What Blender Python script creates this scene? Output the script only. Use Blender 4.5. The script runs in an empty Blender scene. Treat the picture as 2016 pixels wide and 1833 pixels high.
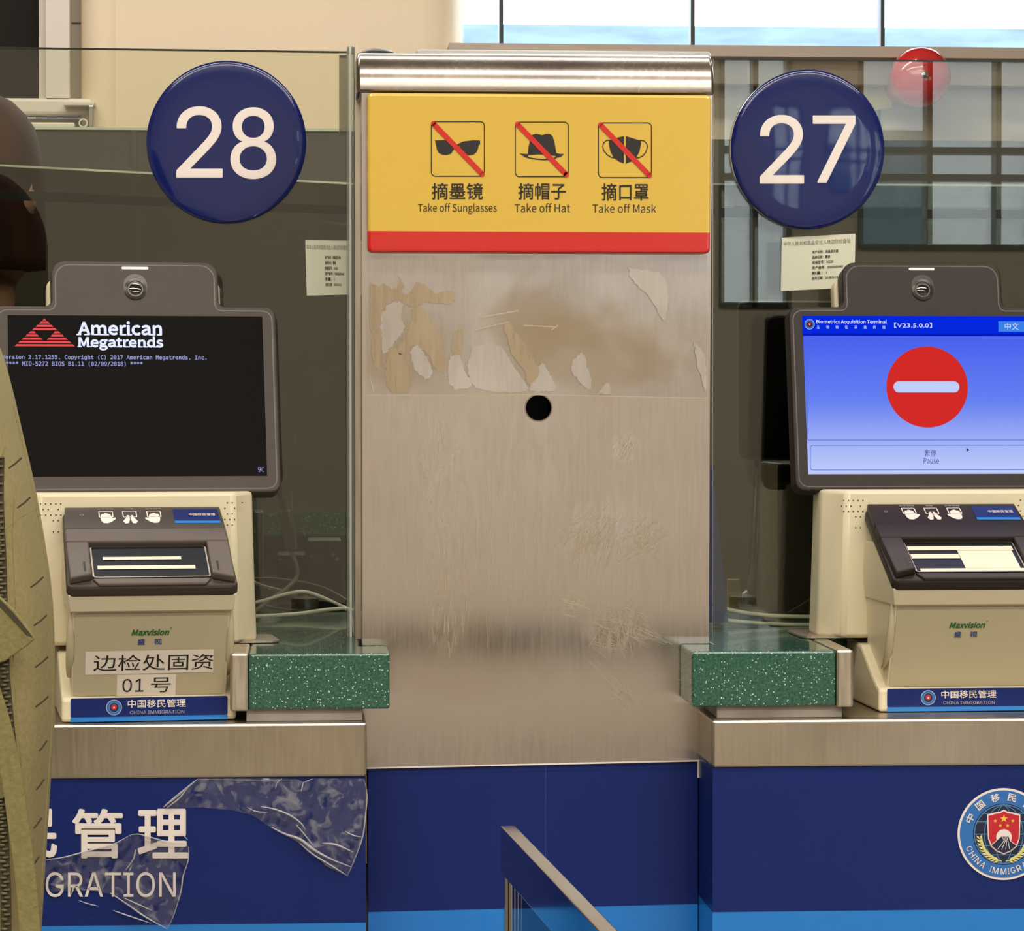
import bpy, bmesh, math, random
from mathutils import Vector, Matrix, Euler, noise

random.seed(7)
SC = bpy.context.scene
COL = SC.collection
PI = math.pi

# ------------------------------------------------------------------ camera
W, H, FPX = 2016, 1833, 6000.0
CAM = Vector((0.0, -3.0, 1.40))
ROT = Euler((math.radians(90 - 1.1), 0, math.radians(-3.89)), 'XYZ')
cam_data = bpy.data.cameras.new('camera')
cam_data.sensor_fit = 'HORIZONTAL'
cam_data.sensor_width = 36.0
cam_data.lens = FPX / W * 36.0
cam_data.clip_start = 0.05
cam_data.clip_end = 200
cam = bpy.data.objects.new('camera', cam_data)
cam.location = CAM
cam.rotation_euler = ROT
COL.objects.link(cam)
SC.camera = cam
RM = ROT.to_matrix()

# ------------------------------------------------------------------ colour management, sky, lamps
SC.view_settings.view_transform = 'Standard'
SC.view_settings.look = 'None'
SC.view_settings.gamma = 1.0
SC.view_settings.use_curve_mapping = False
SC.view_settings.exposure = 0.3
SC.cycles.use_denoising = True
SC.cycles.max_bounces = 8
SC.cycles.transparent_max_bounces = 16
SC.cycles.sample_clamp_indirect = 6.0

world = bpy.data.worlds.new('overcast_sky')
SC.world = world
world.use_nodes = True
bg = world.node_tree.nodes['Background']
bg.inputs[0].default_value = (0.80, 0.91, 1.0, 1)
bg.inputs[1].default_value = 5.5


def area_lamp(name, loc, sx, sy, watts, col=(1.0, 0.93, 0.84), rot=(0, 0, 0)):
    l = bpy.data.lights.new(name, 'AREA')
    l.shape = 'RECTANGLE'
    l.size, l.size_y = sx, sy
    l.energy = watts
    l.color = col
    o = bpy.data.objects.new(name, l)
    o.location = loc
    o.rotation_euler = rot
    COL.objects.link(o)
    return o


# rows of ceiling lamps over the hall and over the booths
area_lamp('ceiling_lamp', (0.5, -1.6, 4.4), 6.0, 0.30, 100)
area_lamp('ceiling_lamp', (0.5, -4.2, 4.4), 6.0, 0.30, 190)
area_lamp('ceiling_lamp', (0.5, -7.0, 4.4), 6.0, 0.30, 190)
area_lamp('ceiling_lamp', (0.0, 1.4, 4.4), 5.0, 0.25, 75)
area_lamp('ceiling_lamp', (-0.6, 4.2, 4.4), 4.0, 0.25, 90)


# ------------------------------------------------------------------ helpers
def un(px, py, Y):
    """world point on the vertical plane y = Y seen at photo pixel px, py"""
    d = RM @ Vector((px - W / 2, -(py - H / 2), -FPX))
    t = (Y - CAM.y) / d.y
    return CAM + d * t


def lin(r, g, b):
    f = lambda c: (c / 255 / 12.92) if c / 255 <= 0.04045 else ((c / 255 + 0.055) / 1.055) ** 2.4
    return (f(r), f(g), f(b), 1.0)


def mat(name, col, rough=0.5, metal=0.0, coat=0.0, spec=0.5, emit=None, estr=0.0):
    m = bpy.data.materials.new(name)
    m.use_nodes = True
    p = m.node_tree.nodes['Principled BSDF']
    p.inputs['Base Color'].default_value = col
    p.inputs['Roughness'].default_value = rough
    p.inputs['Metallic'].default_value = metal
    p.inputs['Coat Weight'].default_value = coat
    p.inputs['Coat Roughness'].default_value = 0.03
    p.inputs['Specular IOR Level'].default_value = spec
    if emit:
        p.inputs['Emission Color'].default_value = emit
        p.inputs['Emission Strength'].default_value = estr
    return m


def N(m, kind, **kw):
    n = m.node_tree.nodes.new(kind)
    for k, v in kw.items():
        setattr(n, k, v)
    return n


def L(m, a, b):
    m.node_tree.links.new(a, b)


def noisy(m, scale, amount, stretch=(1, 1, 1), col2=None, detail=4, rough_var=0.0, bump=0.0):
    """vary the base colour (and gloss) with a stretched noise"""
    p = m.node_tree.nodes['Principled BSDF']
    tc = N(m, 'ShaderNodeTexCoord')
    mp = N(m, 'ShaderNodeMapping')
    mp.inputs['Scale'].default_value = stretch
    nz = N(m, 'ShaderNodeTexNoise')
    nz.inputs['Scale'].default_value = scale
    nz.inputs['Detail'].default_value = detail
    L(m, tc.outputs['Object'], mp.inputs[0])
    L(m, mp.outputs[0], nz.inputs['Vector'])
    base = tuple(p.inputs['Base Color'].default_value)
    c2 = col2 or tuple(min(1, c * (1 + amount)) for c in base[:3]) + (1,)
    c1 = tuple(c * (1 - amount) for c in base[:3]) + (1,)
    rmp = N(m, 'ShaderNodeMapRange')
    rmp.inputs['From Min'].default_value = 0.3
    rmp.inputs['From Max'].default_value = 0.7
    L(m, nz.outputs['Fac'], rmp.inputs['Value'])
    mx = N(m, 'ShaderNodeMix', data_type='RGBA')
    mx.inputs['A'].default_value = c1
    mx.inputs['B'].default_value = c2
    L(m, rmp.outputs[0], mx.inputs['Factor'])
    L(m, mx.outputs['Result'], p.inputs['Base Color'])
    if rough_var:
        r0 = p.inputs['Roughness'].default_value
        r = N(m, 'ShaderNodeMapRange')
        r.inputs['To Min'].default_value = max(0, r0 - rough_var)
        r.inputs['To Max'].default_value = r0 + rough_var
        L(m, rmp.outputs[0], r.inputs['Value'])
        L(m, r.outputs[0], p.inputs['Roughness'])
    if bump:
        b = N(m, 'ShaderNodeBump')
        b.inputs['Strength'].default_value = bump
        b.inputs['Distance'].default_value = 0.002
        L(m, nz.outputs['Fac'], b.inputs['Height'])
        L(m, b.outputs[0], p.inputs['Normal'])
    return m


def glass_mat(name, tint, refl=1.0, haze=0.0, rough=0.0):
    """thin clear sheet: tinted transparency plus a Fresnel mirror"""
    m = bpy.data.materials.new(name)
    m.use_nodes = True
    nt = m.node_tree
    nt.nodes.remove(nt.nodes['Principled BSDF'])
    out = nt.nodes['Material Output']
    tr = N(m, 'ShaderNodeBsdfTransparent')
    tr.inputs[0].default_value = tint
    gl = N(m, 'ShaderNodeBsdfGlossy')
    gl.inputs['Roughness'].default_value = rough
    fr = N(m, 'ShaderNodeFresnel')
    fr.inputs['IOR'].default_value = 1.52
    mu = N(m, 'ShaderNodeMath', operation='MULTIPLY')
    mu.inputs[1].default_value = refl
    mx = N(m, 'ShaderNodeMixShader')
    L(m, fr.outputs[0], mu.inputs[0])
    L(m, mu.outputs[0], mx.inputs[0])
    L(m, tr.outputs[0], mx.inputs[1])
    L(m, gl.outputs[0], mx.inputs[2])
    last = mx.outputs[0]
    if haze:
        df = N(m, 'ShaderNodeBsdfDiffuse')
        df.inputs[0].default_value = (0.8, 0.8, 0.75, 1)
        m2 = N(m, 'ShaderNodeMixShader')
        m2.inputs[0].default_value = haze
        L(m, last, m2.inputs[1])
        L(m, df.outputs[0], m2.inputs[2])
        last = m2.outputs[0]
    L(m, last, out.inputs['Surface'])
    return m


def emit_mat(name, col, strength=1.0):
    m = bpy.data.materials.new(name)
    m.use_nodes = True
    nt = m.node_tree
    nt.nodes.remove(nt.nodes['Principled BSDF'])
    e = N(m, 'ShaderNodeEmission')
    e.inputs[0].default_value = col
    e.inputs[1].default_value = strength
    L(m, e.outputs[0], nt.nodes['Material Output'].inputs['Surface'])
    return m


# ---- frames: map (u, v, h) to a point; h is height out of the surface
class PX:
    """photo pixels measured on the vertical plane y = Y"""
    def __init__(s, Y):
        s.Y = Y

    def __call__(s, u, v, h=0.0):
        p = un(u, v, s.Y)
        return Vector((p.x, p.y - h, p.z))


class PL:
    """metres on a local plane: origin, right, up, outward normal"""
    def __init__(s, o, ex=(1, 0, 0), ey=(0, 0, 1)):
        s.o, s.ex, s.ey = Vector(o), Vector(ex).normalized(), Vector(ey).normalized()
        s.n = s.ex.cross(s.ey)

    def __call__(s, u, v, h=0.0):
        return s.o + s.ex * u + s.ey * v + s.n * h


class SUB:
    """a frame whose u, v are first scaled and shifted"""
    def __init__(s, f, u0, v0, su, sv, rot=0.0):
        s.f, s.u0, s.v0, s.su, s.sv, s.r = f, u0, v0, su, sv, rot

    def __call__(s, u, v, h=0.0):
        c, k = math.cos(s.r), math.sin(s.r)
        return s.f(s.u0 + s.su * (u * c - v * k), s.v0 + s.sv * (u * k + v * c), h)


_tcache = {}


_fonts = {}


def bundled_font(fn):
    """one of Blender's own bundled typefaces; None keeps the built-in one"""
    if fn not in _fonts:
        try:
            import os
            _fonts[fn] = bpy.data.fonts.load(os.path.join(bpy.utils.system_resource('DATAFILES', path='fonts'), fn))
        except Exception:
            _fonts[fn] = None
    return _fonts[fn]


def text_geo(body, res=3, mono=False):
    key = (body, res, mono)
    if key not in _tcache:
        c = bpy.data.curves.new('t', 'FONT')
        c.body = body
        c.resolution_u = res
        if all(ord(ch) < 256 for ch in body):
            f = bundled_font('DejaVuSansMono.woff2' if mono else 'Inter.woff2' if body.upper() == body else 'Noto Sans CJK Regular.woff2')
            if f:
                c.font = f
        o = bpy.data.objects.new('t', c)
        COL.objects.link(o)
        dg = bpy.context.evaluated_depsgraph_get()
        me = bpy.data.meshes.new_from_object(o.evaluated_get(dg))
        vs = [(v.co.x, v.co.y) for v in me.vertices]
        fs = [tuple(p.vertices) for p in me.polygons]
        bpy.data.meshes.remove(me)
        bpy.data.objects.remove(o)
        bpy.data.curves.remove(c)
        _tcache[key] = (vs, fs)
    return _tcache[key]


def rrect(u0, v0, u1, v1, r, n=5):
    """rounded rectangle points"""
    if u1 < u0: u0, u1 = u1, u0
    if v1 < v0: v0, v1 = v1, v0
    pts = []
    for cx, cy, a0 in ((u1 - r, v1 - r, 0), (u0 + r, v1 - r, 90), (u0 + r, v0 + r, 180), (u1 - r, v0 + r, 270)):
        for k in range(n + 1):
            a = math.radians(a0 + 90 * k / n)
            pts.append((cx + r * math.cos(a), cy + r * math.sin(a)))
    return pts


class MB:
    def __init__(s):
        s.v, s.f = [], []

    def add(s, pts):
        b = len(s.v)
        s.v += [Vector(p) for p in pts]
        return b

    def poly(s, F, pts, h=0.0):
        b = s.add([F(u, v, h) for u, v in pts])
        s.f.append(tuple(range(b, b + len(pts))))
        return s

    def disc(s, F, u, v, r, h=0.0, n=40, rv=None, a0=0, a1=360):
        rv = rv or r
        return s.poly(F, [(u + r * math.cos(math.radians(a0 + (a1 - a0) * k / n)),
                           v + rv * math.sin(math.radians(a0 + (a1 - a0) * k / n))) for k in range(n + (a1 - a0 < 360))], h)

    def ring(s, F, u, v, r0, r1, h=0.0, n=48, a0=0, a1=360, sv=1.0):
        b = len(s.v)
        for k in range(n + 1):
            a = math.radians(a0 + (a1 - a0) * k / n)
            for r in (r0, r1):
                s.v.append(F(u + r * math.cos(a), v + sv * r * math.sin(a), h))
        for k in range(n):
            i = b + 2 * k
            s.f.append((i, i + 1, i + 3, i + 2))
        return s

    def stroke(s, F, pts, w, h=0.0, closed=False):
        pts = [Vector((a, b)) for a, b in pts]
        n = len(pts)
        b0 = len(s.v)
        for i, p in enumerate(pts):
            if closed:
                d = (pts[(i + 1) % n] - pts[i - 1])
            else:
                d = pts[min(i + 1, n - 1)] - pts[max(i - 1, 0)]
            d = d.normalized() if d.length else Vector((1, 0))
            nn = Vector((-d.y, d.x)) * (w / 2)
            s.v.append(F(p.x + nn.x, p.y + nn.y, h))
            s.v.append(F(p.x - nn.x, p.y - nn.y, h))
        for i in range(n if closed else n - 1):
            j = (i + 1) % n
            s.f.append((b0 + 2 * i, b0 + 2 * i + 1, b0 + 2 * j + 1, b0 + 2 * j))
        return s

    def text(s, F, body, u0, v0, u1, v1, h=0.0, bold=0.0, shear=0.0, res=3, mono=False):
        """fit the text's bounding box: (u0,v0) = lower left, (u1,v1) = upper right"""
        vs, fs = text_geo(body, res, mono)
        xs = [x for x, y in vs]
        ys = [y for x, y in vs]
        ax, bx, ay, by = min(xs), max(xs), min(ys), max(ys)
        # heavier strokes: the same outline laid down a few times, nudged sideways
        t = bold * abs(v1 - v0)
        sg_u, sg_v = (1 if u1 > u0 else -1), (1 if v1 > v0 else -1)
        offs = [(0, 0)] if not bold else [(t * math.cos(PI * k / 4), t * math.sin(PI * k / 4)) for k in range(8)]
        u0, u1, v0, v1 = u0 + sg_u * t, u1 - sg_u * t, v0 + sg_v * t, v1 - sg_v * t
        for k, (du, dv) in enumerate(offs):
            b = len(s.v)
            for x, y in vs:
                fx, fy = (x - ax) / (bx - ax), (y - ay) / (by - ay)
                s.v.append(F(u0 + (u1 - u0) * fx + shear * fy * (v1 - v0) + du, v0 + (v1 - v0) * fy + dv, h + 0.00003 * k))
            s.f += [tuple(b + i for i in f) for f in fs]
        return s

    def prism(s, F, pts, h0, h1):
        n = len(pts)
        b = s.add([F(u, v, h0) for u, v in pts] + [F(u, v, h1) for u, v in pts])
        s.f.append(tuple(range(b + n - 1, b - 1, -1)))
        s.f.append(tuple(range(b + n, b + 2 * n)))
        for i in range(n):
            j = (i + 1) % n
            s.f.append((b + i, b + j, b + n + j, b + n + i))
        return s

    def box(s, x0, x1, y0, y1, z0, z1):
        b = s.add([(x, y, z) for z in (z0, z1) for x, y in ((x0, y0), (x1, y0), (x1, y1), (x0, y1))])
        for f in ((3, 2, 1, 0), (4, 5, 6, 7), (0, 1, 5, 4), (1, 2, 6, 5), (2, 3, 7, 6), (3, 0, 4, 7)):
            s.f.append(tuple(b + i for i in f))
        return s

    def loft(s, rings, cap=True, closed=True):
        n = len(rings[0])
        b = len(s.v)
        for r in rings:
            s.v += [Vector(p) for p in r]
        for k in range(len(rings) - 1):
            for i in range(n if closed else n - 1):
                j = (i + 1) % n
                s.f.append((b + k * n + i, b + k * n + j, b + (k + 1) * n + j, b + (k + 1) * n + i))
        if cap:
            s.f.append(tuple(range(b + n - 1, b - 1, -1)))
            e = b + (len(rings) - 1) * n
            s.f.append(tuple(range(e, e + n)))
        return s

    def tube(s, pts, r, n=8, flat=1.0):
        pts = [Vector(p) for p in pts]
        rings = []
        up = Vector((0.13, 0.2, 1)).normalized()
        for i, p in enumerate(pts):
            d = (pts[min(i + 1, len(pts) - 1)] - pts[max(i - 1, 0)]).normalized()
            a = d.cross(up)
            if a.length < 1e-3:
                a = d.cross(Vector((1, 0, 0)))
            a.normalize()
            c = a.cross(d).normalized()
            rr = r[i] if isinstance(r, (list, tuple)) else r
            rings.append([p + a * rr * math.cos(2 * PI * k / n) + c * rr * flat * math.sin(2 * PI * k / n) for k in range(n)])
        return s.loft(rings)

    def lathe(s, F, u, v, prof, n=40):
        """prof: list of (radius, height) revolved about the surface normal"""
        rings = [[F(u + r * math.cos(2 * PI * k / n), v + r * math.sin(2 * PI * k / n), h) for k in range(n)] for r, h in prof]
        return s.loft(rings)

    def build(s, name, m, parent=None, bevel=0.0, smooth=False, seg=2, fix=True, local=True):
        me = bpy.data.meshes.new(name)
        me.from_pydata([tuple(v) for v in s.v], [], s.f)
        me.validate()
        if fix:
            b = bmesh.new()
            b.from_mesh(me)
            bmesh.ops.recalc_face_normals(b, faces=b.faces)
            b.to_mesh(me)
            b.free()
        me.materials.append(m)
        if smooth:
            for p in me.polygons:
                p.use_smooth = True
        o = bpy.data.objects.new(name, me)
        COL.objects.link(o)
        if bevel:
            md = o.modifiers.new('bevel', 'BEVEL')
            md.width = bevel
            md.segments = seg
            md.limit_method = 'ANGLE'
            md.angle_limit = math.radians(35)
            md.harden_normals = False
        if smooth == 'auto':
            try:
                me.set_sharp_from_angle(angle=math.radians(38))
            except Exception:
                pass
        if parent is not None:
            o.parent = parent
            if not local:
                bpy.context.view_layer.update()
                o.matrix_parent_inverse = parent.matrix_world.inverted()
        return o


def tag(o, label, cat, group=None, kind=None):
    o['label'] = label
    o['category'] = cat
    if group: o['group'] = group
    if kind: o['kind'] = kind
    return o


def thing(name, loc, label, cat, rz=0.0, group=None):
    o = bpy.data.objects.new(name, None)
    o.empty_display_size = 0.05
    o.location = loc
    o.rotation_euler = (0, 0, rz)
    COL.objects.link(o)
    return tag(o, label, cat, group)


def struct(o):
    o['kind'] = 'structure'
    return o


def smoothline(pts, n=8):
    """Catmull-Rom through 3-D points"""
    pts = [Vector(p) for p in pts]
    P = [pts[0] * 2 - pts[1]] + pts + [pts[-1] * 2 - pts[-2]]
    out = []
    for i in range(1, len(P) - 2):
        p0, p1, p2, p3 = P[i - 1:i + 3]
        for k in range(n):
            t = k / n
            out.append(0.5 * ((2 * p1) + (p2 - p0) * t + (2 * p0 - 5 * p1 + 4 * p2 - p3) * t * t + (3 * p1 - p0 - 3 * p2 + p3) * t ** 3))
    out.append(pts[-1])
    return out


# ------------------------------------------------------------------ materials
M = {}
M['cream_wall'] = noisy(mat('cream_wall_paint', lin(226, 208, 180), 0.6), 1.2, 0.02)
M['grey_wall'] = noisy(mat('beige_grey_wall_paint', lin(176, 166, 150), 0.6), 1.5, 0.03)
M['hall_wall'] = noisy(mat('pale_hall_wall_paint', lin(205, 190, 165), 0.7), 1.0, 0.03)
M['front_wall'] = noisy(mat('taupe_hall_wall_paint', lin(198, 187, 170), 0.7), 1.0, 0.03)
M['ceiling'] = mat('white_ceiling_paint', lin(225, 218, 205), 0.8)
M['floor'] = noisy(mat('grey_granite_floor', lin(140, 132, 120), 0.25), 30, 0.12)
M['white_frame'] = mat('white_frame_paint', lin(214, 206, 196), 0.45)
M['beam'] = mat('taupe_window_beam', lin(178, 164, 150), 0.5)
M['mullion'] = mat('dark_aluminium_mullion', lin(40, 46, 46), 0.4)
M['dark_pane'] = mat('dark_window_pane', lin(30, 27, 23), 0.4, spec=0.1)
M['partition'] = noisy(mat('dark_grey_partition_laminate', lin(74, 72, 67), 0.5, spec=0.3), 3, 0.04)
M['partition_rail'] = mat('pale_partition_rail', lin(200, 205, 190), 0.4)
M['facade'] = noisy(mat('pale_facade_render', lin(226, 224, 222), 0.8), 2, 0.04)
M['facade_glass'] = mat('facade_window_glass', lin(70, 95, 105), 0.1)
M['roof_blue'] = noisy(mat('pale_blue_roof_sheet', lin(112, 132, 158), 0.6), 3, 0.25, stretch=(0.6, 1, 3))

# brushed and worn stainless steel
def steel(name, base, rough, blot=0.12, streak=0.1, aniso=0.0):
    m = mat(name, base, rough, 1.0)
    p = m.node_tree.nodes['Principled BSDF']
    tc = N(m, 'ShaderNodeTexCoord')
    n1 = N(m, 'ShaderNodeTexNoise')
    n1.inputs['Scale'].default_value = 9
    n1.inputs['Detail'].default_value = 5
    mp = N(m, 'ShaderNodeMapping')
    mp.inputs['Scale'].default_value = (60, 60, 4)
    n2 = N(m, 'ShaderNodeTexNoise')
    n2.inputs['Scale'].default_value = 6
    n2.inputs['Detail'].default_value = 6
    L(m, tc.outputs['Object'], n1.inputs['Vector'])
    L(m, tc.outputs['Object'], mp.inputs[0])
    L(m, mp.outputs[0], n2.inputs['Vector'])
    ad = N(m, 'ShaderNodeMath', operation='MULTIPLY_ADD')
    ad.inputs[1].default_value = 0.45
    L(m, n2.outputs['Fac'], ad.inputs[0])
    mu = N(m, 'ShaderNodeMath', operation='MULTIPLY')
    mu.inputs[1].default_value = 0.55
    L(m, n1.outputs['Fac'], mu.inputs[0])
    L(m, mu.outputs[0], ad.inputs[2])
    mx = N(m, 'ShaderNodeMix', data_type='RGBA')
    mr = N(m, 'ShaderNodeMapRange')
    mr.inputs['From Min'].default_value = 0.35
    mr.inputs['From Max'].default_value = 0.65
    L(m, ad.outputs[0], mr.inputs['Value'])
    L(m, mr.outputs[0], mx.inputs['Factor'])
    mx.inputs['A'].default_value = tuple(c * (1 - blot) for c in base[:3]) + (1,)
    mx.inputs['B'].default_value = tuple(min(1, c * (1 + blot)) for c in base[:3]) + (1,)
    L(m, mx.outputs['Result'], p.inputs['Base Color'])
    r = N(m, 'ShaderNodeMapRange')
    r.inputs['To Min'].default_value = rough - streak
    r.inputs['To Max'].default_value = rough + streak
    L(m, mr.outputs[0], r.inputs['Value'])
    L(m, r.outputs[0], p.inputs['Roughness'])
    if aniso:
        # upright brushing: reflections smear sideways and stay sharper up and down
        p.inputs['Anisotropic'].default_value = aniso
        tg = N(m, 'ShaderNodeTangent', direction_type='RADIAL', axis='Z')
        L(m, tg.outputs[0], p.inputs['Tangent'])
    return m


M['steel'] = steel('worn_brushed_steel', lin(218, 212, 208), 0.15, 0.085, 0.025, 1.0)


def add_stains(m, spots, col):
    """broad old stains at fixed places on the sheet"""
    p = m.node_tree.nodes['Principled BSDF']
    tc = N(m, 'ShaderNodeTexCoord')
    nz = N(m, 'ShaderNodeTexNoise')
    nz.inputs['Scale'].default_value = 22
    nz.inputs['Detail'].default_value = 5
    L(m, tc.outputs['Object'], nz.inputs['Vector'])
    for px, py, rx, ry, st in spots:
        sb_ = N(m, 'ShaderNodeVectorMath', operation='SUBTRACT')
        sb_.inputs[1].default_value = un(px, py, 0.0)
        sc_ = N(m, 'ShaderNodeVectorMath', operation='MULTIPLY')
        sc_.inputs[1].default_value = (2000 / rx, 0, 2000 / ry)
        ln_ = N(m, 'ShaderNodeVectorMath', operation='LENGTH')
        L(m, tc.outputs['Object'], sb_.inputs[0])
        L(m, sb_.outputs[0], sc_.inputs[0])
        L(m, sc_.outputs[0], ln_.inputs[0])
        ad = N(m, 'ShaderNodeMath', operation='ADD')
        L(m, ln_.outputs['Value'], ad.inputs[0])
        L(m, nz.outputs['Fac'], ad.inputs[1])
        mr = N(m, 'ShaderNodeMapRange', interpolation_type='SMOOTHSTEP')
        for k_, v_ in (('From Min', 1.1), ('From Max', 1.6), ('To Min', st), ('To Max', 0.0)):
            mr.inputs[k_].default_value = v_
        L(m, ad.outputs[0], mr.inputs['Value'])
        old = p.inputs['Base Color'].links[0].from_socket
        cm = N(m, 'ShaderNodeMix', data_type='RGBA')
        L(m, mr.outputs[0], cm.inputs['Factor'])
        L(m, old, cm.inputs['A'])
        cm.inputs['B'].default_value = col
        L(m, cm.outputs['Result'], p.inputs['Base Color'])


def add_scuffs(m, spots):
    """worn, paler patches at fixed places on the sheet: (photo x, y, half width, half height, strength)"""
    nt = m.node_tree
    p = nt.nodes['Principled BSDF']
    tc = N(m, 'ShaderNodeTexCoord')
    total = None
    for px, py, rx, ry, st in spots:
        c = un(px, py, 0.0)
        sb_ = N(m, 'ShaderNodeVectorMath', operation='SUBTRACT')
        sb_.inputs[1].default_value = c
        sc_ = N(m, 'ShaderNodeVectorMath', operation='MULTIPLY')
        sc_.inputs[1].default_value = (2000 / rx, 0, 2000 / ry)
        ln_ = N(m, 'ShaderNodeVectorMath', operation='LENGTH')
        L(m, tc.outputs['Object'], sb_.inputs[0])
        L(m, sb_.outputs[0], sc_.inputs[0])
        L(m, sc_.outputs[0], ln_.inputs[0])
        mr = N(m, 'ShaderNodeMapRange', interpolation_type='SMOOTHSTEP')
        for k_, v_ in (('From Min', 0.25), ('From Max', 1.1), ('To Min', st), ('To Max', 0.0)):
            mr.inputs[k_].default_value = v_
        L(m, ln_.outputs['Value'], mr.inputs['Value'])
        if total is None:
            total = mr.outputs[0]
        else:
            mx = N(m, 'ShaderNodeMath', operation='MAXIMUM')
            L(m, total, mx.inputs[0])
            L(m, mr.outputs[0], mx.inputs[1])
            total = mx.outputs[0]
    mp = N(m, 'ShaderNodeMapping')
    mp.inputs['Scale'].default_value = (1, 1, 0.22)
    mp.inputs['Rotation'].default_value = (0, 0.18, 0)
    nz = N(m, 'ShaderNodeTexNoise')
    for k_, v_ in (('Scale', 95), ('Detail', 7), ('Roughness', 0.65), ('Distortion', 0.8)):
        nz.inputs[k_].default_value = v_
    L(m, tc.outputs['Object'], mp.inputs[0])
    L(m, mp.outputs[0], nz.inputs['Vector'])
    nr = N(m, 'ShaderNodeMapRange')
    nr.inputs['From Min'].default_value = 0.44
    nr.inputs['From Max'].default_value = 0.62
    L(m, nz.outputs['Fac'], nr.inputs['Value'])
    mu = N(m, 'ShaderNodeMath', operation='MULTIPLY')
    L(m, total, mu.inputs[0])
    L(m, nr.outputs[0], mu.inputs[1])
    old_r = p.inputs['Roughness'].links[0].from_socket
    old_c = p.inputs['Base Color'].links[0].from_socket
    ra = N(m, 'ShaderNodeMath', operation='MULTIPLY_ADD')
    ra.inputs[1].default_value = 0.2
    L(m, mu.outputs[0], ra.inputs[0])
    L(m, old_r, ra.inputs[2])
    L(m, ra.outputs[0], p.inputs['Roughness'])
    cm = N(m, 'ShaderNodeMix', data_type='RGBA')
    L(m, mu.outputs[0], cm.inputs['Factor'])
    L(m, old_c, cm.inputs['A'])
    cm.inputs['B'].default_value = lin(255, 252, 244)
    L(m, cm.outputs['Result'], p.inputs['Base Color'])


add_stains(M['steel'], [(1170, 690, 190, 95, 0.75), (1040, 620, 90, 60, 0.5), (800, 700, 90, 80, 0.5), (900, 1300, 200, 90, 0.25)], lin(200, 182, 152))
add_scuffs(M['steel'], [(1195, 1045, 110, 75, 1.0), (1215, 1235, 80, 65, 1.0), (1230, 1375, 42, 40, 1.0), (880, 960, 75, 210, 0.8), (870, 1180, 60, 120, 0.6),
                        (1130, 1190, 30, 34, 1.0), (1225, 880, 40, 32, 1.0), (1000, 900, 220, 160, 0.3), (1050, 1400, 320, 90, 0.25), (800, 820, 80, 60, 0.4)])
M['steel_hood'] = steel('polished_hood_steel', lin(158, 150, 142), 0.24, 0.04, 0.04)
M['steel_counter'] = steel('scuffed_counter_steel', lin(188, 177, 158), 0.34, 0.08, 0.06)
M['steel_rail'] = steel('rail_steel', lin(225, 218, 206), 0.12, 0.01, 0.01)
M['trim_steel'] = steel('dull_trim_steel', lin(200, 188, 170), 0.45, 0.15)
M['residue'] = steel('dried_glue_residue', lin(196, 180, 156), 0.30, 0.06, 0.05)
M['residue_pale'] = steel('pale_glue_residue', lin(204, 198, 191), 0.33, 0.05, 0.05)
M['scuff'] = mat('pale_scuff_lines', lin(206, 194, 172), 0.36, 0.95)
M['black'] = mat('matte_black', lin(14, 13, 13), 0.6)
M['blue'] = noisy(mat('deep_blue_panel', lin(15, 37, 104), 0.35, 0, 0.05, 0.25), 4, 0.05)
M['blue_disc'] = mat('blue_acrylic', lin(8, 27, 92), 0.2, 0, 0.8, 0.2)
M['blue_disc'].node_tree.nodes['Principled BSDF'].inputs['Coat IOR'].default_value = 1.55
M['light_blue'] = mat('bright_blue_band', lin(26, 124, 208), 0.3, 0, 0.2)
M['white_print'] = mat('white_print', lin(236, 226, 218), 0.45)
M['grey_print'] = mat('grey_print', lin(160, 160, 170), 0.5)
M['yellow'] = mat('yellow_acrylic', lin(216, 180, 72), 0.15, 0, 0.6)
M['red'] = mat('red_acrylic', lin(204, 36, 32), 0.15, 0, 0.6)
M['black_print'] = mat('black_print', lin(20, 15, 10), 0.5)
M['brown_plastic'] = noisy(mat('dark_brown_plastic', lin(64, 54, 46), 0.48, spec=0.35), 60, 0.05)
M['brown_plastic_b'] = noisy(mat('darker_brown_plastic', lin(42, 34, 29), 0.5, spec=0.3), 60, 0.05)
M['head_plastic'] = noisy(mat('scanner_head_plastic', lin(82, 71, 64), 0.38), 60, 0.05)
M['strip_plastic'] = mat('dark_control_strip', lin(70, 62, 58), 0.3)
M['cream_plastic'] = noisy(mat('cream_plastic', lin(224, 213, 180), 0.42), 5, 0.02)
M['olive_plastic'] = noisy(mat('khaki_front_plastic', lin(200, 189, 155), 0.45), 5, 0.02)
M['lens'] = mat('lens_glass', lin(12, 12, 12), 0.05, 0, 1.0)
M['lens_ring'] = mat('lens_ring', lin(60, 54, 48), 0.25, 0.4)
M['screen_black'] = mat('dark_screen', lin(13, 11, 10), 0.55, 0, 0.0, 0.06)
M['scan_glass'] = mat('scanner_prism_glass', lin(22, 26, 34), 0.3, 0, 0.15, 0.15)
M['strip_white'] = mat('pale_reflector_strip', lin(225, 215, 190), 0.4)
M['label_white'] = mat('white_label_paper', lin(244, 234, 218), 0.6)
M['label_cream'] = mat('cream_label_paper', lin(212, 212, 190), 0.6)
M['label_ink'] = mat('label_ink', lin(28, 24, 24), 0.6)
M['faint_ink'] = mat('faint_label_ink', lin(110, 110, 100), 0.6)
M['logo_green'] = mat('green_logo_print', lin(52, 110, 48), 0.5)
M['logo_blue'] = mat('blue_logo_print', lin(50, 78, 140), 0.5)
M['emblem_blue'] = mat('emblem_blue', lin(44, 110, 184), 0.4)
M['seam_blue'] = mat('pale_seam', lin(52, 72, 136), 0.5)
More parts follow.
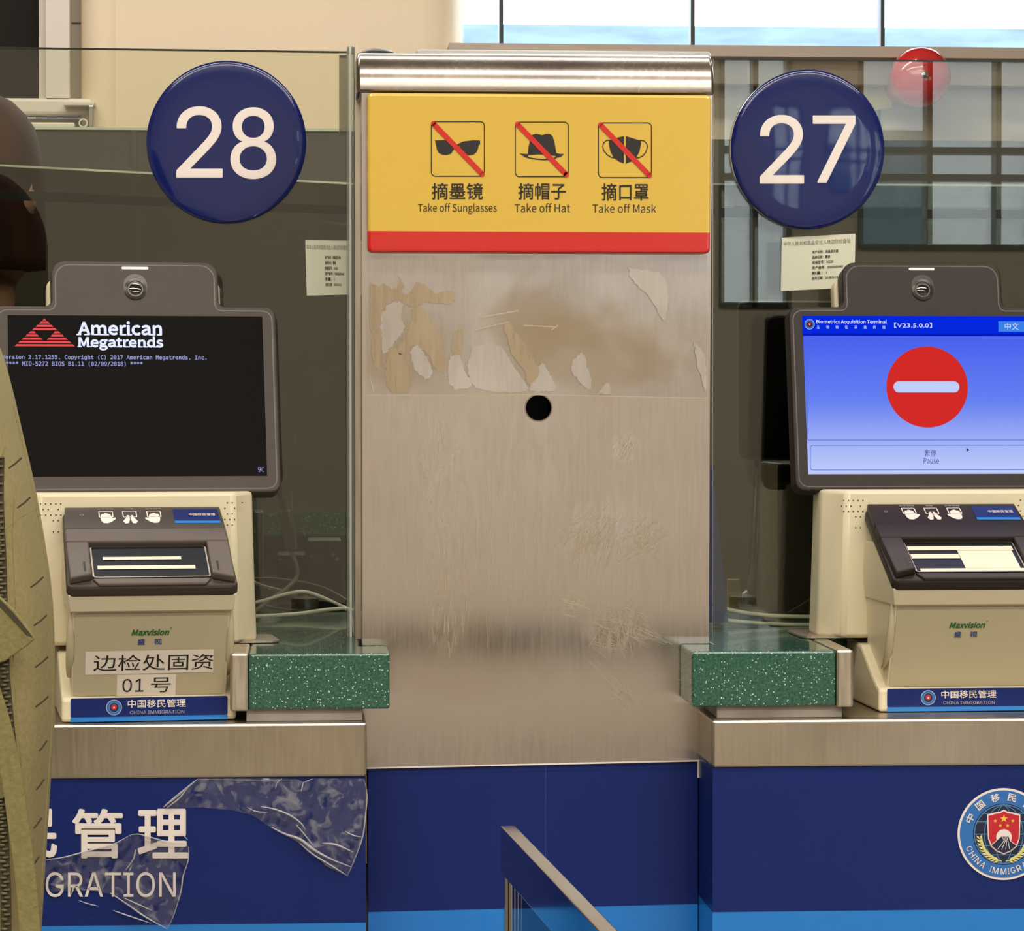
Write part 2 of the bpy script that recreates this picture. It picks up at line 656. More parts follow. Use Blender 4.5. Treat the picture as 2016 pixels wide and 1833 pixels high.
M['emblem_navy'] = mat('emblem_navy', lin(24, 34, 66), 0.4)
M['emblem_red'] = mat('emblem_red', lin(196, 32, 46), 0.4)
M['emblem_gold'] = mat('emblem_gold', lin(238, 196, 70), 0.4)
M['emblem_wheat'] = mat('emblem_wheat', lin(228, 222, 140), 0.4)
M['emblem_line'] = mat('emblem_line', lin(90, 150, 205), 0.4)
M['olive_cloth'] = noisy(mat('olive_cordura_cloth', lin(152, 140, 97), 0.9, spec=0.2), 260, 0.08, bump=0.25)
M['olive_web'] = noisy(mat('olive_webbing', lin(126, 118, 76), 0.85, spec=0.2), 300, 0.12, bump=0.25)
M['zip'] = mat('dark_zip_coil', lin(104, 96, 70), 0.45)
M['zip_tape'] = mat('dark_zip_tape', lin(62, 56, 38), 0.9)
M['hair'] = noisy(mat('brown_hair', lin(50, 28, 18), 0.75, spec=0.15), 60, 0.35, stretch=(1, 1, 0.15))
M['skin'] = mat('skin', lin(196, 148, 120), 0.5)
M['uniform'] = mat('dark_uniform_cloth', lin(30, 32, 40), 0.8)
M['lanyard'] = mat('pale_lanyard', lin(180, 190, 190), 0.4)
M['red_bell'] = mat('red_bell_enamel', lin(196, 34, 34), 0.15, 0, 0.8)
M['yellow_card'] = mat('pale_yellow_card', lin(205, 190, 110), 0.6)
M['black_plastic'] = mat('black_plastic', lin(16, 16, 17), 0.35)
M['dark_plastic'] = mat('dark_grey_plastic', lin(62, 58, 52), 0.45)
M['chrome'] = mat('chrome', lin(200, 200, 198), 0.12, 1.0)
M['white_cable'] = mat('white_cable_jacket', lin(240, 236, 220), 0.35)
M['dark_cable'] = mat('dark_cable_jacket', lin(34, 32, 30), 0.35)
M['grey_cable'] = mat('grey_cable_jacket', lin(110, 106, 98), 0.35)
M['board'] = noisy(mat('grey_support_board', lin(150, 142, 134), 0.6), 14, 0.35)
M['folder'] = mat('blue_folder_card', lin(62, 70, 120), 0.5)
M['glass_edge'] = mat('dark_glass_edge', lin(34, 44, 40), 0.2)
M['led'] = emit_mat('white_status_light', lin(240, 236, 225), 0.9)
M['screw'] = mat('screw_metal', lin(190, 180, 165), 0.3, 1.0)
M['glass'] = glass_mat('clear_glass', (0.94, 0.955, 0.89, 1), 1.3)
M['window_glass'] = glass_mat('window_glass', (0.97, 0.98, 0.99, 1), 1.0)
M['tint_glass'] = glass_mat('smoked_glass', (0.60, 0.60, 0.55, 1), 0.8)
M['fin_glass'] = glass_mat('greenish_acrylic', (0.80, 0.86, 0.80, 1), 1.2, haze=0.22, rough=0.1)
M['frost'] = glass_mat('frosted_acrylic', (0.85, 0.85, 0.82, 1), 1.0, haze=0.35, rough=0.2)
M['frost_grey'] = glass_mat('grey_reflection_acrylic', (0.55, 0.53, 0.48, 1), 1.0, haze=0.25, rough=0.2)  # translucent grey tone for the pillar's reflection beside the fin
M['barrier_glass'] = glass_mat('barrier_glass', (0.90, 0.94, 0.95, 1), 1.0)


def stone_mat():
    m = mat('green_quartz_stone', lin(54, 100, 80), 0.16, 0, 0.3)
    p = m.node_tree.nodes['Principled BSDF']
    tc = N(m, 'ShaderNodeTexCoord')
    base = N(m, 'ShaderNodeTexNoise')
    base.inputs['Scale'].default_value = 420
    base.inputs['Detail'].default_value = 3
    L(m, tc.outputs['Object'], base.inputs['Vector'])
    mx = N(m, 'ShaderNodeMix', data_type='RGBA')
    mx.inputs['A'].default_value = lin(32, 72, 58)
    mx.inputs['B'].default_value = lin(58, 106, 86)
    mr = N(m, 'ShaderNodeMapRange')
    mr.inputs['From Min'].default_value = 0.35
    mr.inputs['From Max'].default_value = 0.65
    L(m, base.outputs['Fac'], mr.inputs['Value'])
    L(m, mr.outputs[0], mx.inputs['Factor'])
    vo = N(m, 'ShaderNodeTexVoronoi')
    vo.inputs['Scale'].default_value = 390
    vo.inputs['Randomness'].default_value = 1.0
    L(m, tc.outputs['Object'], vo.inputs['Vector'])
    # only some cells carry a white chip
    lt = N(m, 'ShaderNodeMath', operation='LESS_THAN')
    lt.inputs[1].default_value = 0.22
    L(m, vo.outputs['Distance'], lt.inputs[0])
    sp = N(m, 'ShaderNodeSeparateColor')
    L(m, vo.outputs['Color'], sp.inputs[0])
    gt = N(m, 'ShaderNodeMath', operation='GREATER_THAN')
    gt.inputs[1].default_value = 0.5
    L(m, sp.outputs[0], gt.inputs[0])
    mu = N(m, 'ShaderNodeMath', operation='MULTIPLY')
    L(m, lt.outputs[0], mu.inputs[0])
    L(m, gt.outputs[0], mu.inputs[1])
    m2 = N(m, 'ShaderNodeMix', data_type='RGBA')
    L(m, mu.outputs[0], m2.inputs['Factor'])
    L(m, mx.outputs['Result'], m2.inputs['A'])
    m2.inputs['B'].default_value = lin(210, 232, 214)
    L(m, m2.outputs['Result'], p.inputs['Base Color'])
    return m


M['stone'] = stone_mat()


def film_mat(name, dens, scale, lo, hi):
    """clear plastic film with milky, wrinkled patches"""
    m = bpy.data.materials.new(name)
    m.use_nodes = True
    nt = m.node_tree
    nt.nodes.remove(nt.nodes['Principled BSDF'])
    tr = N(m, 'ShaderNodeBsdfTransparent')
    tr.inputs[0].default_value = (0.95, 0.95, 0.95, 1)
    gl = N(m, 'ShaderNodeBsdfGlossy')
    gl.inputs['Roughness'].default_value = 0.18
    df = N(m, 'ShaderNodeBsdfDiffuse')
    df.inputs[0].default_value = (0.8, 0.78, 0.75, 1)
    tc = N(m, 'ShaderNodeTexCoord')
    nz = N(m, 'ShaderNodeTexNoise')
    nz.inputs['Scale'].default_value = scale
    nz.inputs['Detail'].default_value = 4
    nz.inputs['Distortion'].default_value = 1.2
    L(m, tc.outputs['Object'], nz.inputs['Vector'])
    mr = N(m, 'ShaderNodeMapRange')
    mr.inputs['From Min'].default_value = lo
    mr.inputs['From Max'].default_value = hi
    mr.inputs['To Max'].default_value = dens
    L(m, nz.outputs['Fac'], mr.inputs['Value'])
    a = N(m, 'ShaderNodeMixShader')
    a.inputs[0].default_value = 0.10
    L(m, tr.outputs[0], a.inputs[1])
    L(m, gl.outputs[0], a.inputs[2])
    b = N(m, 'ShaderNodeMixShader')
    L(m, mr.outputs[0], b.inputs[0])
    L(m, a.outputs[0], b.inputs[1])
    L(m, df.outputs[0], b.inputs[2])
    L(m, b.outputs[0], nt.nodes['Material Output'].inputs['Surface'])
    return m


M['film'] = film_mat('torn_clear_film', 0.22, 70, 0.52, 0.72)
M['film_fold'] = film_mat('folded_clear_film', 0.5, 40, 0.0, 0.6)
M['panel_film'] = film_mat('clear_panel_film', 0.25, 8, 0.45, 0.75)

# ------------------------------------------------------------------ the hall (setting)
ZC = 1.10                 # steel counter top
ZS = 1.165                # top of the green stone ledge
CEIL = 4.6


def sbox(name, m, *b, bevel=0.0):
    return struct(MB().box(*b).build(name, m, bevel=bevel))


def X(px, Y):
    return un(px, 900, Y).x


def Z(px, py, Y):
    return un(px, py, Y).z


sbox('floor', M['floor'], -7, 10, -10, 7, -0.1, 0)
sbox('ceiling', M['ceiling'], -7, 10, -10, 7, CEIL, CEIL + 0.1)
sbox('wall_left', M['hall_wall'], -7.1, -7, -10, 7, 0, CEIL)
sbox('wall_right', M['hall_wall'], 10, 10.1, -10, 7, 0, CEIL)
FY = 6.0
xe = X(915, FY)
# cream wall with a rounded end, then the long clerestory window
wb = MB().box(X(206, FY), xe - 0.12, FY, FY + 0.24, 0, CEIL)
wb.loft([[(xe - 0.12 + 0.12 * math.sin(a), FY + 0.12 - 0.12 * math.cos(a), z) for a in [PI * k / 12 for k in range(13)]] for z in (0, CEIL)])
struct(wb.build('wall_back', M['cream_wall'], smooth='auto'))
wc = MB().tube([(X(206, FY), FY + 0.06, 0), (X(206, FY), FY + 0.06, CEIL)], 0.07, 24)
struct(wc.build('trim_1', M['cream_wall'], smooth='auto'))
zb0, zb1 = Z(1700, 121, FY - 0.1), Z(1700, 91, FY - 0.1)
sbox('wall_back_right', M['grey_wall'], xe - 0.1, 10, FY + 0.05, FY + 0.2, 0, zb0 + 0.01)
sbox('trim_2', M['beam'], xe - 0.05, 10, FY - 0.1, FY + 0.15, zb0 + 0.012, zb1)
sbox('trim_3', M['beam'], xe - 0.05, 10, FY - 0.03, FY + 0.05, zb0 - 0.06, zb0 + 0.012)
for k, px in enumerate((987, 1363, 1736, 2110, 2484)):
    x = X(px, FY)
    struct(MB().box(x - 0.006, x + 0.006, FY, FY + 0.06, zb1, CEIL).build('window_mullion', M['mullion']))
struct(MB().box(xe, 10, FY + 0.03, FY + 0.036, zb1, CEIL).build('window_1', M['window_glass']))
# wall panels under the beam
for px in (1490, 1735):
    x = X(px, FY)
    struct(MB().box(x - 0.004, x + 0.004, FY + 0.044, FY + 0.05, 1.6, zb0 - 0.06).build('trim_4', M['mullion']))
sbox('trim_5', M['partition_rail'], X(1400, FY), X(1445, FY), FY - 0.02, FY + 0.05, Z(1400, 306, FY), Z(1400, 280, FY))
# dark doorway window at the far left
zs = Z(100, 193, FY)
sbox('window_2', M['dark_pane'], -4.5, X(78, FY), FY + 0.16, FY + 0.18, zs, CEIL)
sbox('trim_6', M['white_frame'], X(76, FY), X(92, FY), FY + 0.05, FY + 0.2, zs, CEIL)
sbox('trim_7', M['white_frame'], X(93, FY), X(139, FY), FY, FY + 0.2, zs, CEIL)
sbox('wall_back_tiles', M['grey_wall'], X(137, FY), X(206, FY), FY + 0.1, FY + 0.2, zs, CEIL)
sbox('trim_8', M['mullion'], X(139, FY), X(190, FY), FY + 0.096, FY + 0.1, Z(160, 38, FY), Z(160, 36, FY))
sbox('wall_back_left', M['hall_wall'], -7, X(206, FY), FY + 0.1, FY + 0.25, 0, Z(100, 226, FY))
sbox('trim_9', M['white_frame'], -4.5, X(190, FY), FY, FY + 0.1, Z(100, 226, FY), zs, bevel=0.01)
sbox('trim_10', M['white_frame'], -4.5, X(150, FY), FY - 0.02, FY + 0.1, Z(100, 262, FY), Z(100, 242, FY), bevel=0.005)
sbox('wall_back_end', M['hall_wall'], -7, -4.5, FY + 0.1, FY + 0.25, 0, CEIL)
# door closer on that frame
dc = thing('door_closer', (X(168, FY), FY - 0.03, Z(168, 215, FY)), 'small metal door closer arm at the corner of the white frame', 'door closer')
b = dc.location
k = 9.0 / 6000
MB().box(-38 * k, 22 * k, -0.02, 0.028, 4 * k, 12 * k).build('arm', M['white_frame'], dc, bevel=0.002)
MB().box(10 * k, 20 * k, -0.02, 0.028, -40 * k, 4 * k).build('bracket', M['chrome'], dc, bevel=0.002)
MB().ring(PL((0, -0.02, 0)), 0, -30 * k, 6 * k, 9 * k, n=24).build('ring', M['white_frame'], dc)
# outside, beyond the clerestory
sbox('ground_outside', M['floor'], -40, 40, 7.2, 60, -0.4, -0.3)
sbox('roof_outside', M['roof_blue'], -2, 30, 20, 26, -0.3, Z(1400, 52, 20))

# the wall behind the viewer: windows to a pale building across the yard
xs_ = [-7, 1.84, 2.14, 2.46, 3.7, 4.4, 6.0, 6.6, 9.0, 10]
for i in range(0, len(xs_) - 1):
    if i % 2 == 0:
        sbox('wall_front', M['front_wall'], xs_[i], xs_[i + 1], -10.1, -10, 0, CEIL)
        continue
    zlo, zhi = ((1.84, 3.0), (2.10, 3.0), (0.8, 3.2), (0.8, 3.2))[i // 2]
    x0, x1 = xs_[i], xs_[i + 1]
    sbox('wall_front', M['front_wall'], x0, x1, -10.1, -10, 0, zlo)
    sbox('wall_front', M['front_wall'], x0, x1, -10.1, -10, zhi, CEIL)
    struct(MB().box(x0, x1, -10.06, -10.05, zlo, zhi).build('window_3', M['window_glass']))
    k = max(2, round((x1 - x0) / 0.28))
    for j in range(k + 1):
        x = x0 + (x1 - x0) * j / k
        struct(MB().box(x - 0.012, x + 0.012, -10.09, -9.99, zlo, zhi).build('window_bar', M['mullion']))
    for z in (zlo + 0.01, 2.42, 2.54, zhi - 0.01):
        struct(MB().box(x0, x1, -10.09, -9.99, z - 0.014, z + 0.014).build('window_bar', M['mullion']))
fb = struct(MB().box(-4, 26, -27, -25, -0.3, 7.0).build('building_outside', M['facade']))
wn = MB()
for i in range(12):
    for j in range(3):
        x0, z0 = -2 + i * 2.2, 0.6 + j * 2.1
        wn.box(x0, x0 + 1.2, -25.02, -24.97, z0, z0 + 1.3)
wn.build('window_panes', M['facade_glass'], fb)
sbox('ground_yard', M['floor'], -40, 40, -60, -10.2, -0.4, -0.3)

# partition between the booths and the hall behind
PY = 1.5
pz = Z(350, 257, PY)
sbox('wall_partition_left', M['partition'], -3.2, X(706, PY), PY, PY + 0.05, 0, pz)
sbox('trim_11', M['partition_rail'], -3.2, X(706, PY), PY - 0.004, PY + 0.054, pz, pz + 0.004)
pz2 = Z(1700, 276, PY)
sbox('wall_partition_right', M['partition'], X(1380, PY), 4.2, PY, PY + 0.05, 0, pz2)
for px in (265, 440):
    x = X(px, PY)
    struct(MB().box(x - 0.004, x + 0.004, PY - 0.003, PY, 0, pz).build('trim_12', M['dark_plastic']))

# ------------------------------------------------------------------ centre pillar
pil = thing('steel_pillar', (X(1055, 0), 0.14, 0), 'tall dirty stainless steel pillar with rounded top and a round black hole, over a blue base', 'pillar')
F0 = PX(0.0)
hx, hy = 1060, 803
hr = 26
out = [(712, 178), (1402, 183), (1397, 780), (1395, 1262), (1381, 1498), (722, 1513), (715, 1262)]
# front sheet with a real hole: fan of quads between hole and outline
n = 48
sheet = MB()
inn, oo = [], []


def ray_out(a):
    d = Vector((math.cos(a), math.sin(a)))
    best = None
    for i in range(len(out)):
        p, q = Vector(out[i]), Vector(out[(i + 1) % len(out)])
        e = q - p
        den = d.x * e.y - d.y * e.x
        if abs(den) < 1e-9:
            continue
        w = p - Vector((hx, hy))
        t = (w.x * e.y - w.y * e.x) / den
        s_ = (w.x * d.y - w.y * d.x) / den
        if t > 0 and -1e-6 <= s_ <= 1 + 1e-6:
            best = t if best is None else min(best, t)
    return best


angs = sorted([2 * PI * k / n for k in range(n)] + [math.atan2(p[1] - hy, p[0] - hx) % (2 * PI) for p in out])
for a in angs:
    t = ray_out(a)
    inn.append((hx + hr * math.cos(a), hy + hr * math.sin(a)))
    oo.append((hx + t * math.cos(a), hy + t * math.sin(a)))
m_ = len(angs)
bi = sheet.add([F0(u, v, 0.002) for u, v in inn])
bo = sheet.add([F0(u, v, 0.002) for u, v in oo])
bb = sheet.add([F0(u, v, -0.02) for u, v in oo])
for i in range(m_):
    j = (i + 1) % m_
    sheet.f.append((bi + i, bi + j, bo + j, bo + i))
    sheet.f.append((bo + i, bo + j, bb + j, bb + i))
sheet.build('front_sheet', M['steel'], pil, local=False)
cup = MB().lathe(F0, hx, hy, [(hr, 0.002), (hr, -0.05), (1, -0.05)], 40)
cup.f = cup.f[:-2] + [cup.f[-1]]
cup.build('hole', M['black'], pil, local=False, fix=False)
rim = MB().ring(F0, hx, hy, hr - 1.0, hr + 1.5, 0.0023, 48)
rim.build('hole_rim', M['steel_hood'], pil, local=False)
# sides and back of the pillar
xl, xr = un(713, 800, 0).x, un(1396, 800, 0).x
body = MB()
zt = Z(1055, 183, 0)
for x0, x1 in ((xl, xl + 0.004), (xr - 0.004, xr)):
    body.box(x0, x1, 0.0, 0.28, 0.95, zt)
body.box(xl, xr, 0.276, 0.28, 0.95, zt)
body.build('side_sheets', M['steel'], pil, local=False)
# rounded hood
z0, z1 = Z(1055, 186, 0), Z(1055, 99, 0)
R = 0.040
prof = [(-0.006, z0), (-0.006, z1 - R)]
for k in range(1, 15):
    a = PI / 2 * k / 14
    prof.append((-0.006 + R - R * math.cos(a), z1 - R + R * math.sin(a)))
prof += [(0.28, z1), (0.28, z0)]
hx0, hx1 = un(703, 140, 0).x, un(1405, 140, 0).x
hood = MB().loft([[(x, y, z) for y, z in prof] for x in (hx0, hx1)])
hood.build('hood', M['steel_hood'], pil, bevel=0.003, smooth='auto', local=False)
# lower blue base
zbl, zbr = F0(725, 1513), F0(1374, 1498)
zl, zr = F0(725, 1796), F0(1374, 1780)
bp = MB()
bp.prism(lambda u, v, h: Vector((u, -h, v)), [(zbl.x, zl.z), (zbr.x, zr.z), (zbr.x, zbr.z), (zbl.x, zbl.z)], -0.28, 0.0)
bp.build('blue_base', M['blue'], pil, local=False)
bp = MB()
bp.prism(lambda u, v, h: Vector((u, -h, v)), [(zbl.x, 0.0), (zbr.x, 0.0), (zbr.x, zr.z), (zbl.x, zl.z)], -0.28, 0.0)
bp.build('bright_blue_band', M['light_blue'], pil, local=False)
MB().stroke(F0, [(722, 1511.5), (1381, 1496.5)], 3.2, 0.0035).build('lower_edge_strip', M['white_print'], pil, local=False)
MB().poly(F0, [(1372, 1497), (1376, 1497), (1376, 1531), (1372, 1531)], 0.003).build('corner_strip', M['white_frame'], pil, local=False)
MB().stroke(F0, [(1074, 1505), (1074, 1784)], 1.0, 0.0004).build('base_seam', M['seam_blue'], pil, local=False)
# clear film still stuck over the upper sheet
pf = MB()
pf.poly(F0, [(719, 500), (1392, 503), (1390, 783), (1180, 779), (1060, 776), (900, 777), (722, 777)], 0.0030)
pf.build('clear_film', M['panel_film'], pil, local=False)
MB().stroke(F0, [(722, 778), (900, 778), (1060, 777), (1180, 780), (1390, 784)], 2.2, 0.0034).build('film_edge', M['scuff'], pil, local=False)


def P5(pts, ox=700, oy=480, k=2.8):
    return [(ox + a / k, oy + c / k) for a, c in pts]


def soft(pts):
    """round a traced outline and roughen it a little"""
    pp = smoothline([Vector((u, v, 0)) for u, v in pts + pts[:1]], 9)[:-1]
    return [(p.x + 3.4 * noise.noise(p * 0.17) + 1.5 * noise.noise(p * 0.6), p.y + 3.4 * noise.noise(p * 0.17 + Vector((9, 3, 0))) + 1.5 * noise.noise(p * 0.6 + Vector((5, 1, 0)))) for p in pp]


rb = MB()
for pts in (
    [(80, 215), (130, 240), (150, 220), (215, 250), (240, 200), (225, 160), (262, 225), (255, 270), (300, 270), (335, 215), (400, 240), (440, 275), (490, 260), (535, 270), (530, 330), (400, 325), (350, 335), (300, 350), (255, 315), (200, 315), (150, 380), (110, 450), (80, 480)],
    [(310, 365), (345, 340), (400, 400), (440, 450), (480, 560), (500, 700), (440, 690), (400, 610), (330, 560), (280, 585), (260, 610), (230, 590), (270, 520), (300, 450)],
    [(180, 580), (215, 570), (260, 620), (290, 690), (300, 800), (240, 822), (180, 800), (165, 690)],
    [(95, 500), (140, 470), (140, 620), (120, 690), (85, 600)],
    [(545, 480), (590, 480), (580, 600), (530, 600)],
    [(810, 440), (850, 440), (960, 600), (1010, 690), (1000, 740), (950, 770), (930, 700), (860, 610)],
):
    rb.poly(F0, soft(P5(pts)), 0.0037)
rb.build('brown_glue_residue', M['residue'], pil, local=False)
rp = MB()
for pts in (
    [(140, 360), (190, 330), (260, 330), (250, 400), (270, 470), (230, 520), (190, 580), (150, 600), (140, 520)],
    [(300, 590), (340, 560), (390, 620), (420, 700), (400, 740), (330, 700)],
    [(520, 620), (570, 615), (600, 700), (640, 780), (540, 800), (510, 720)],
    [(640, 560), (790, 560), (860, 660), (940, 780), (920, 815), (680, 800), (620, 700)],
    [(960, 780), (1020, 660), (1060, 700), (1100, 800), (1040, 815), (970, 810)],
    [(1190, 650), (1230, 610), (1260, 620), (1300, 790), (1250, 780), (1190, 700)],
    [(1325, 825), (1390, 765), (1405, 825)],
    [(1500, 130), (1700, 190), (1700, 420), (1620, 300), (1520, 200)],
    [(1860, 540), (1925, 620), (1930, 810), (1890, 700)],
):
    rp.poly(F0, soft(P5(pts)), 0.0035)
rp.build('pale_glue_residue', M['residue_pale'], pil, local=False)
# bundles of fine scuff lines
sc = MB()


def scuffs(cx, cy, rx, ry, ang, spread, ln, num, w=1.0):
    for _ in range(num):
        r = math.sqrt(random.random())
        t = random.random() * 2 * PI
        x, y = cx + rx * r * math.cos(t), cy + ry * r * math.sin(t)
        a = math.radians(ang + random.gauss(0, spread))
        l = ln * (0.4 + random.random())
        dx, dy = math.cos(a) * l / 2, math.sin(a) * l / 2
        sc.stroke(F0, [(x - dx, y - dy), (x, y), (x + dx, y + dy)], 0.7 * w * (0.5 + random.random()), 0.0026 + random.random() * 0.0006)


scuffs(1160, 1040, 55, 40, -55, 12, 46, 60)
scuffs(1260, 1060, 50, 42, -40, 35, 34, 90)
scuffs(1160, 1090, 45, 40, -75, 10, 40, 50)
scuffs(1218, 1235, 60, 45, 55, 40, 38, 100)
scuffs(1132, 1192, 20, 26, 10, 12, 26, 40, 1.6)
scuffs(1230, 1375, 24, 22, 45, 15, 32, 40)
scuffs(1228, 880, 24, 18, -60, 12, 22, 34, 1.6)
scuffs(880, 1150, 45, 130, 88, 8, 30, 90, 1.4)
scuffs(860, 880, 40, 90, 92, 8, 26, 50, 1.2)
scuffs(985, 1100, 120, 160, 90, 4, 60, 40, 0.8)
scuffs(1270, 1250, 30, 10, 25, 4, 60, 6, 1.2)
scuffs(1190, 1310, 20, 30, 45, 3, 70, 5, 1.2)
for pts in ([(942, 626), (1020, 612)], [(935, 650), (1000, 634)], [(1030, 641), (1095, 644)], [(728, 745), (736, 772)], [(1085, 650), (1098, 641)]):
    sc.stroke(F0, pts, 2.0, 0.0038)
sc.build('scuff_lines', M['scuff'], pil, local=False)

# ------------------------------------------------------------------ the yellow sign
YS = -0.0065
FS = PX(YS)
sg = thing('notice_sign', FS(1060, 340), 'yellow sign with three crossed-out pictograms and a red lower band', 'sign')
plate = rrect(722.5, 184, 1399, 500, 10, 5)
skew = lambda p: (p[0] - (3 if p[0] > 1000 else -1) * (p[1] - 184) / 316, p[1] + 4.5 * (p[0] - 722) / 677 * (1 - 0.45 * (p[1] - 184) / 316) - (2.2 if p[1] > 400 else 0))
for nm_, mt_, up_ in (('yellow_face', 'yellow', True), ('red_band', 'red', False)):
    pm = MB().prism(FS, [skew(p) for p in plate], 0.0, 0.008)
    g_ = bmesh.new()
    vs_ = [g_.verts.new(v) for v in pm.v]
    for f in pm.f:
        g_.faces.new([vs_[i] for i in f])
    bmesh.ops.recalc_face_normals(g_, faces=g_.faces)
    rim_ = [e for e in g_.edges if len(e.link_faces) == 2 and e.link_faces[0].normal.angle(e.link_faces[1].normal) > 0.9]
    bmesh.ops.bevel(g_, geom=rim_, offset=0.003, segments=3, profile=0.5, affect='EDGES')
    pa_, pb_ = FS(722, 456), FS(1398, 459)
    nrm = Vector((pb_ - pa_).normalized()).cross(Vector((0, 1, 0)))
    if nrm.z < 0:
        nrm = -nrm
    bmesh.ops.bisect_plane(g_, geom=g_.verts[:] + g_.edges[:] + g_.faces[:], plane_co=pa_, plane_no=nrm, clear_inner=up_, clear_outer=not up_)
    me_ = bpy.data.meshes.new(nm_)
    g_.to_mesh(me_)
    g_.free()
    me_.materials.append(M[mt_])
    o_ = bpy.data.objects.new(nm_, me_)
    COL.objects.link(o_)
    o_.parent = sg
    o_.matrix_parent_inverse = Matrix.Translation(-sg.location)
A = 0.0084
inks = {}
for k_, (cx, cy) in enumerate( ((900.5, 294.5), (1065.5, 295.5), (1228.5, 297))):
    r = 52
    ink, redm = MB(), MB()
    inks[k_] = ink
    ink.stroke(FS, rrect(cx - r, cy - r * 1.03, cx + r, cy + r * 1.03, 8), 1.8, A, closed=True)
    a, c = (cx - r + 4, cy - r * 1.03 + 4), (cx + r - 4, cy + r * 1.03 - 4)
    redm.stroke(FS, [a, c], 10, A + 0.0004)
    redm.disc(FS, a[0], a[1], 5, A + 0.0004, 16)
    redm.disc(FS, c[0], c[1], 5, A + 0.0004, 16)
    redm.build('red_slash', M['red'], sg, local=False, fix=False)
q = lambda pts: [(780 + a / 3.6, 220 + c / 3.6) for a, c in pts]
# sunglasses
ink = inks[0]
ink.poly(FS, q([(272, 208), (340, 206), (395, 222), (430, 236), (430, 248), (412, 250), (405, 275), (385, 302), (355, 311), (325, 309), (300, 297), (285, 270), (280, 240)]), A)
ink.poly(FS, q([(590, 208), (540, 208), (470, 216), (430, 236), (430, 248), (447, 252), (455, 280), (480, 306), (515, 313), (548, 308), (568, 288), (578, 262), (582, 240), (592, 234)]), A)
# hat
ink = inks[1]
ink.poly(FS, q([(927, 305), (935, 250), (945, 200), (958, 170), (985, 162), (1010, 166), (1030, 172), (1055, 163), (1085, 163), (1105, 180), (1118, 225), (1130, 297), (1150, 303), (1185, 304), (1165, 322), (1128, 332), (1124, 318), (1070, 309), (1000, 307), (960, 310), (932, 312), (932, 326), (895, 317), (868, 298), (890, 302)]), A)
ink.stroke(FS, q([(900, 318), (940, 332), (990, 340), (1040, 344), (1090, 340), (1130, 330)]), 2.4, A)
# mask with ear loops and a centre seam
ink = inks[2]
ink.poly(FS, q([(1607, 178), (1607, 370), (1575, 358), (1535, 330), (1512, 285), (1500, 228), (1505, 210), (1550, 192)]), A)
ink.poly(FS, q([(1621, 178), (1660, 190), (1725, 210), (1730, 230), (1718, 285), (1695, 332), (1660, 356), (1621, 372)]), A)
ink.stroke(FS, q([(1512, 208), (1485, 208), (1465, 225), (1458, 250), (1465, 280), (1490, 310), (1520, 328), (1540, 332)]), 2.0, A)
ink.stroke(FS, q([(1718, 208), (1748, 210), (1768, 228), (1774, 252), (1766, 285), (1745, 315), (1715, 330), (1690, 332)]), 2.0, A)
for ink in inks.values():
    ink.build('pictogram', M['black_print'], sg, local=False, fix=False)
for body, (u0, u1, v1, v0) in (('摘墨镜', (849, 950, 361, 394)), ('摘帽子', (1019, 1113, 361, 394)), ('摘口罩', (1183, 1275, 362, 396))):
    MB().text(FS, body, u0, v0, u1, v1, A, bold=0.010).build('chinese_caption', M['black_print'], sg, local=False, fix=False)
for body, (u0, u1, v1, v0) in (('Take off Sunglasses', (822, 977, 401, 423)), ('Take off Hat', (1012, 1121, 401, 419)), ('Take off Mask', (1165, 1290, 402, 420))):
    MB().text(FS, body, u0, v0, u1, v1, A).build('english_caption', M['black_print'], sg, local=False, fix=False)

# small dark dome and frosted tray on the pillar's top
zt = Z(742, 93, 0.05)
dm = MB().lathe(PL((un(742, 92, 0.05).x, 0.05, z1), (1, 0, 0), (0, 1, 0)), 0, 0, [(0.017, 0), (0.017, 0.002), (0.013, 0.0045), (0.006, 0.006), (0.001, 0.006)], 32)
tag(dm.build('sensor_dome', M['black_plastic'], smooth='auto'), 'small flat black dome on top of the pillar at its left end', 'dome')
tr = MB()
xa, xb = un(815, 90, 0.2).x, un(1388, 90, 0.2).x
tr.box(xa, xb, 0.15, 0.262, z1 + 0.0003, z1 + 0.018)
tag(tr.build('acrylic_tray', M['frost'], bevel=0.004), 'long low frosted plastic tray lying on top of the pillar', 'tray')

# ------------------------------------------------------------------ counters
def counter(label, x0, x1, zb_px, lb_px, pxref):
    Y0 = -0.105
    t = thing('service_counter', ((x0 + x1) / 2, 0.1, 0), label, 'counter')
    za = Z(pxref, zb_px, Y0)
    zlb = Z(pxref, lb_px, Y0)
    MB().box(x0, x1, Y0, 0.55, za, ZC).build('steel_top', M['steel_counter'], t, bevel=0.0025, local=False)
    MB().box(x0 + 0.001, x1 - 0.001, Y0 + 0.003, 0.54, zlb, za).build('blue_front', M['blue'], t, local=False)
    MB().box(x0 + 0.001, x1 - 0.001, Y0 + 0.003, 0.54, 0.0, zlb).build('bright_blue_band', M['light_blue'], t, local=False)
    return t


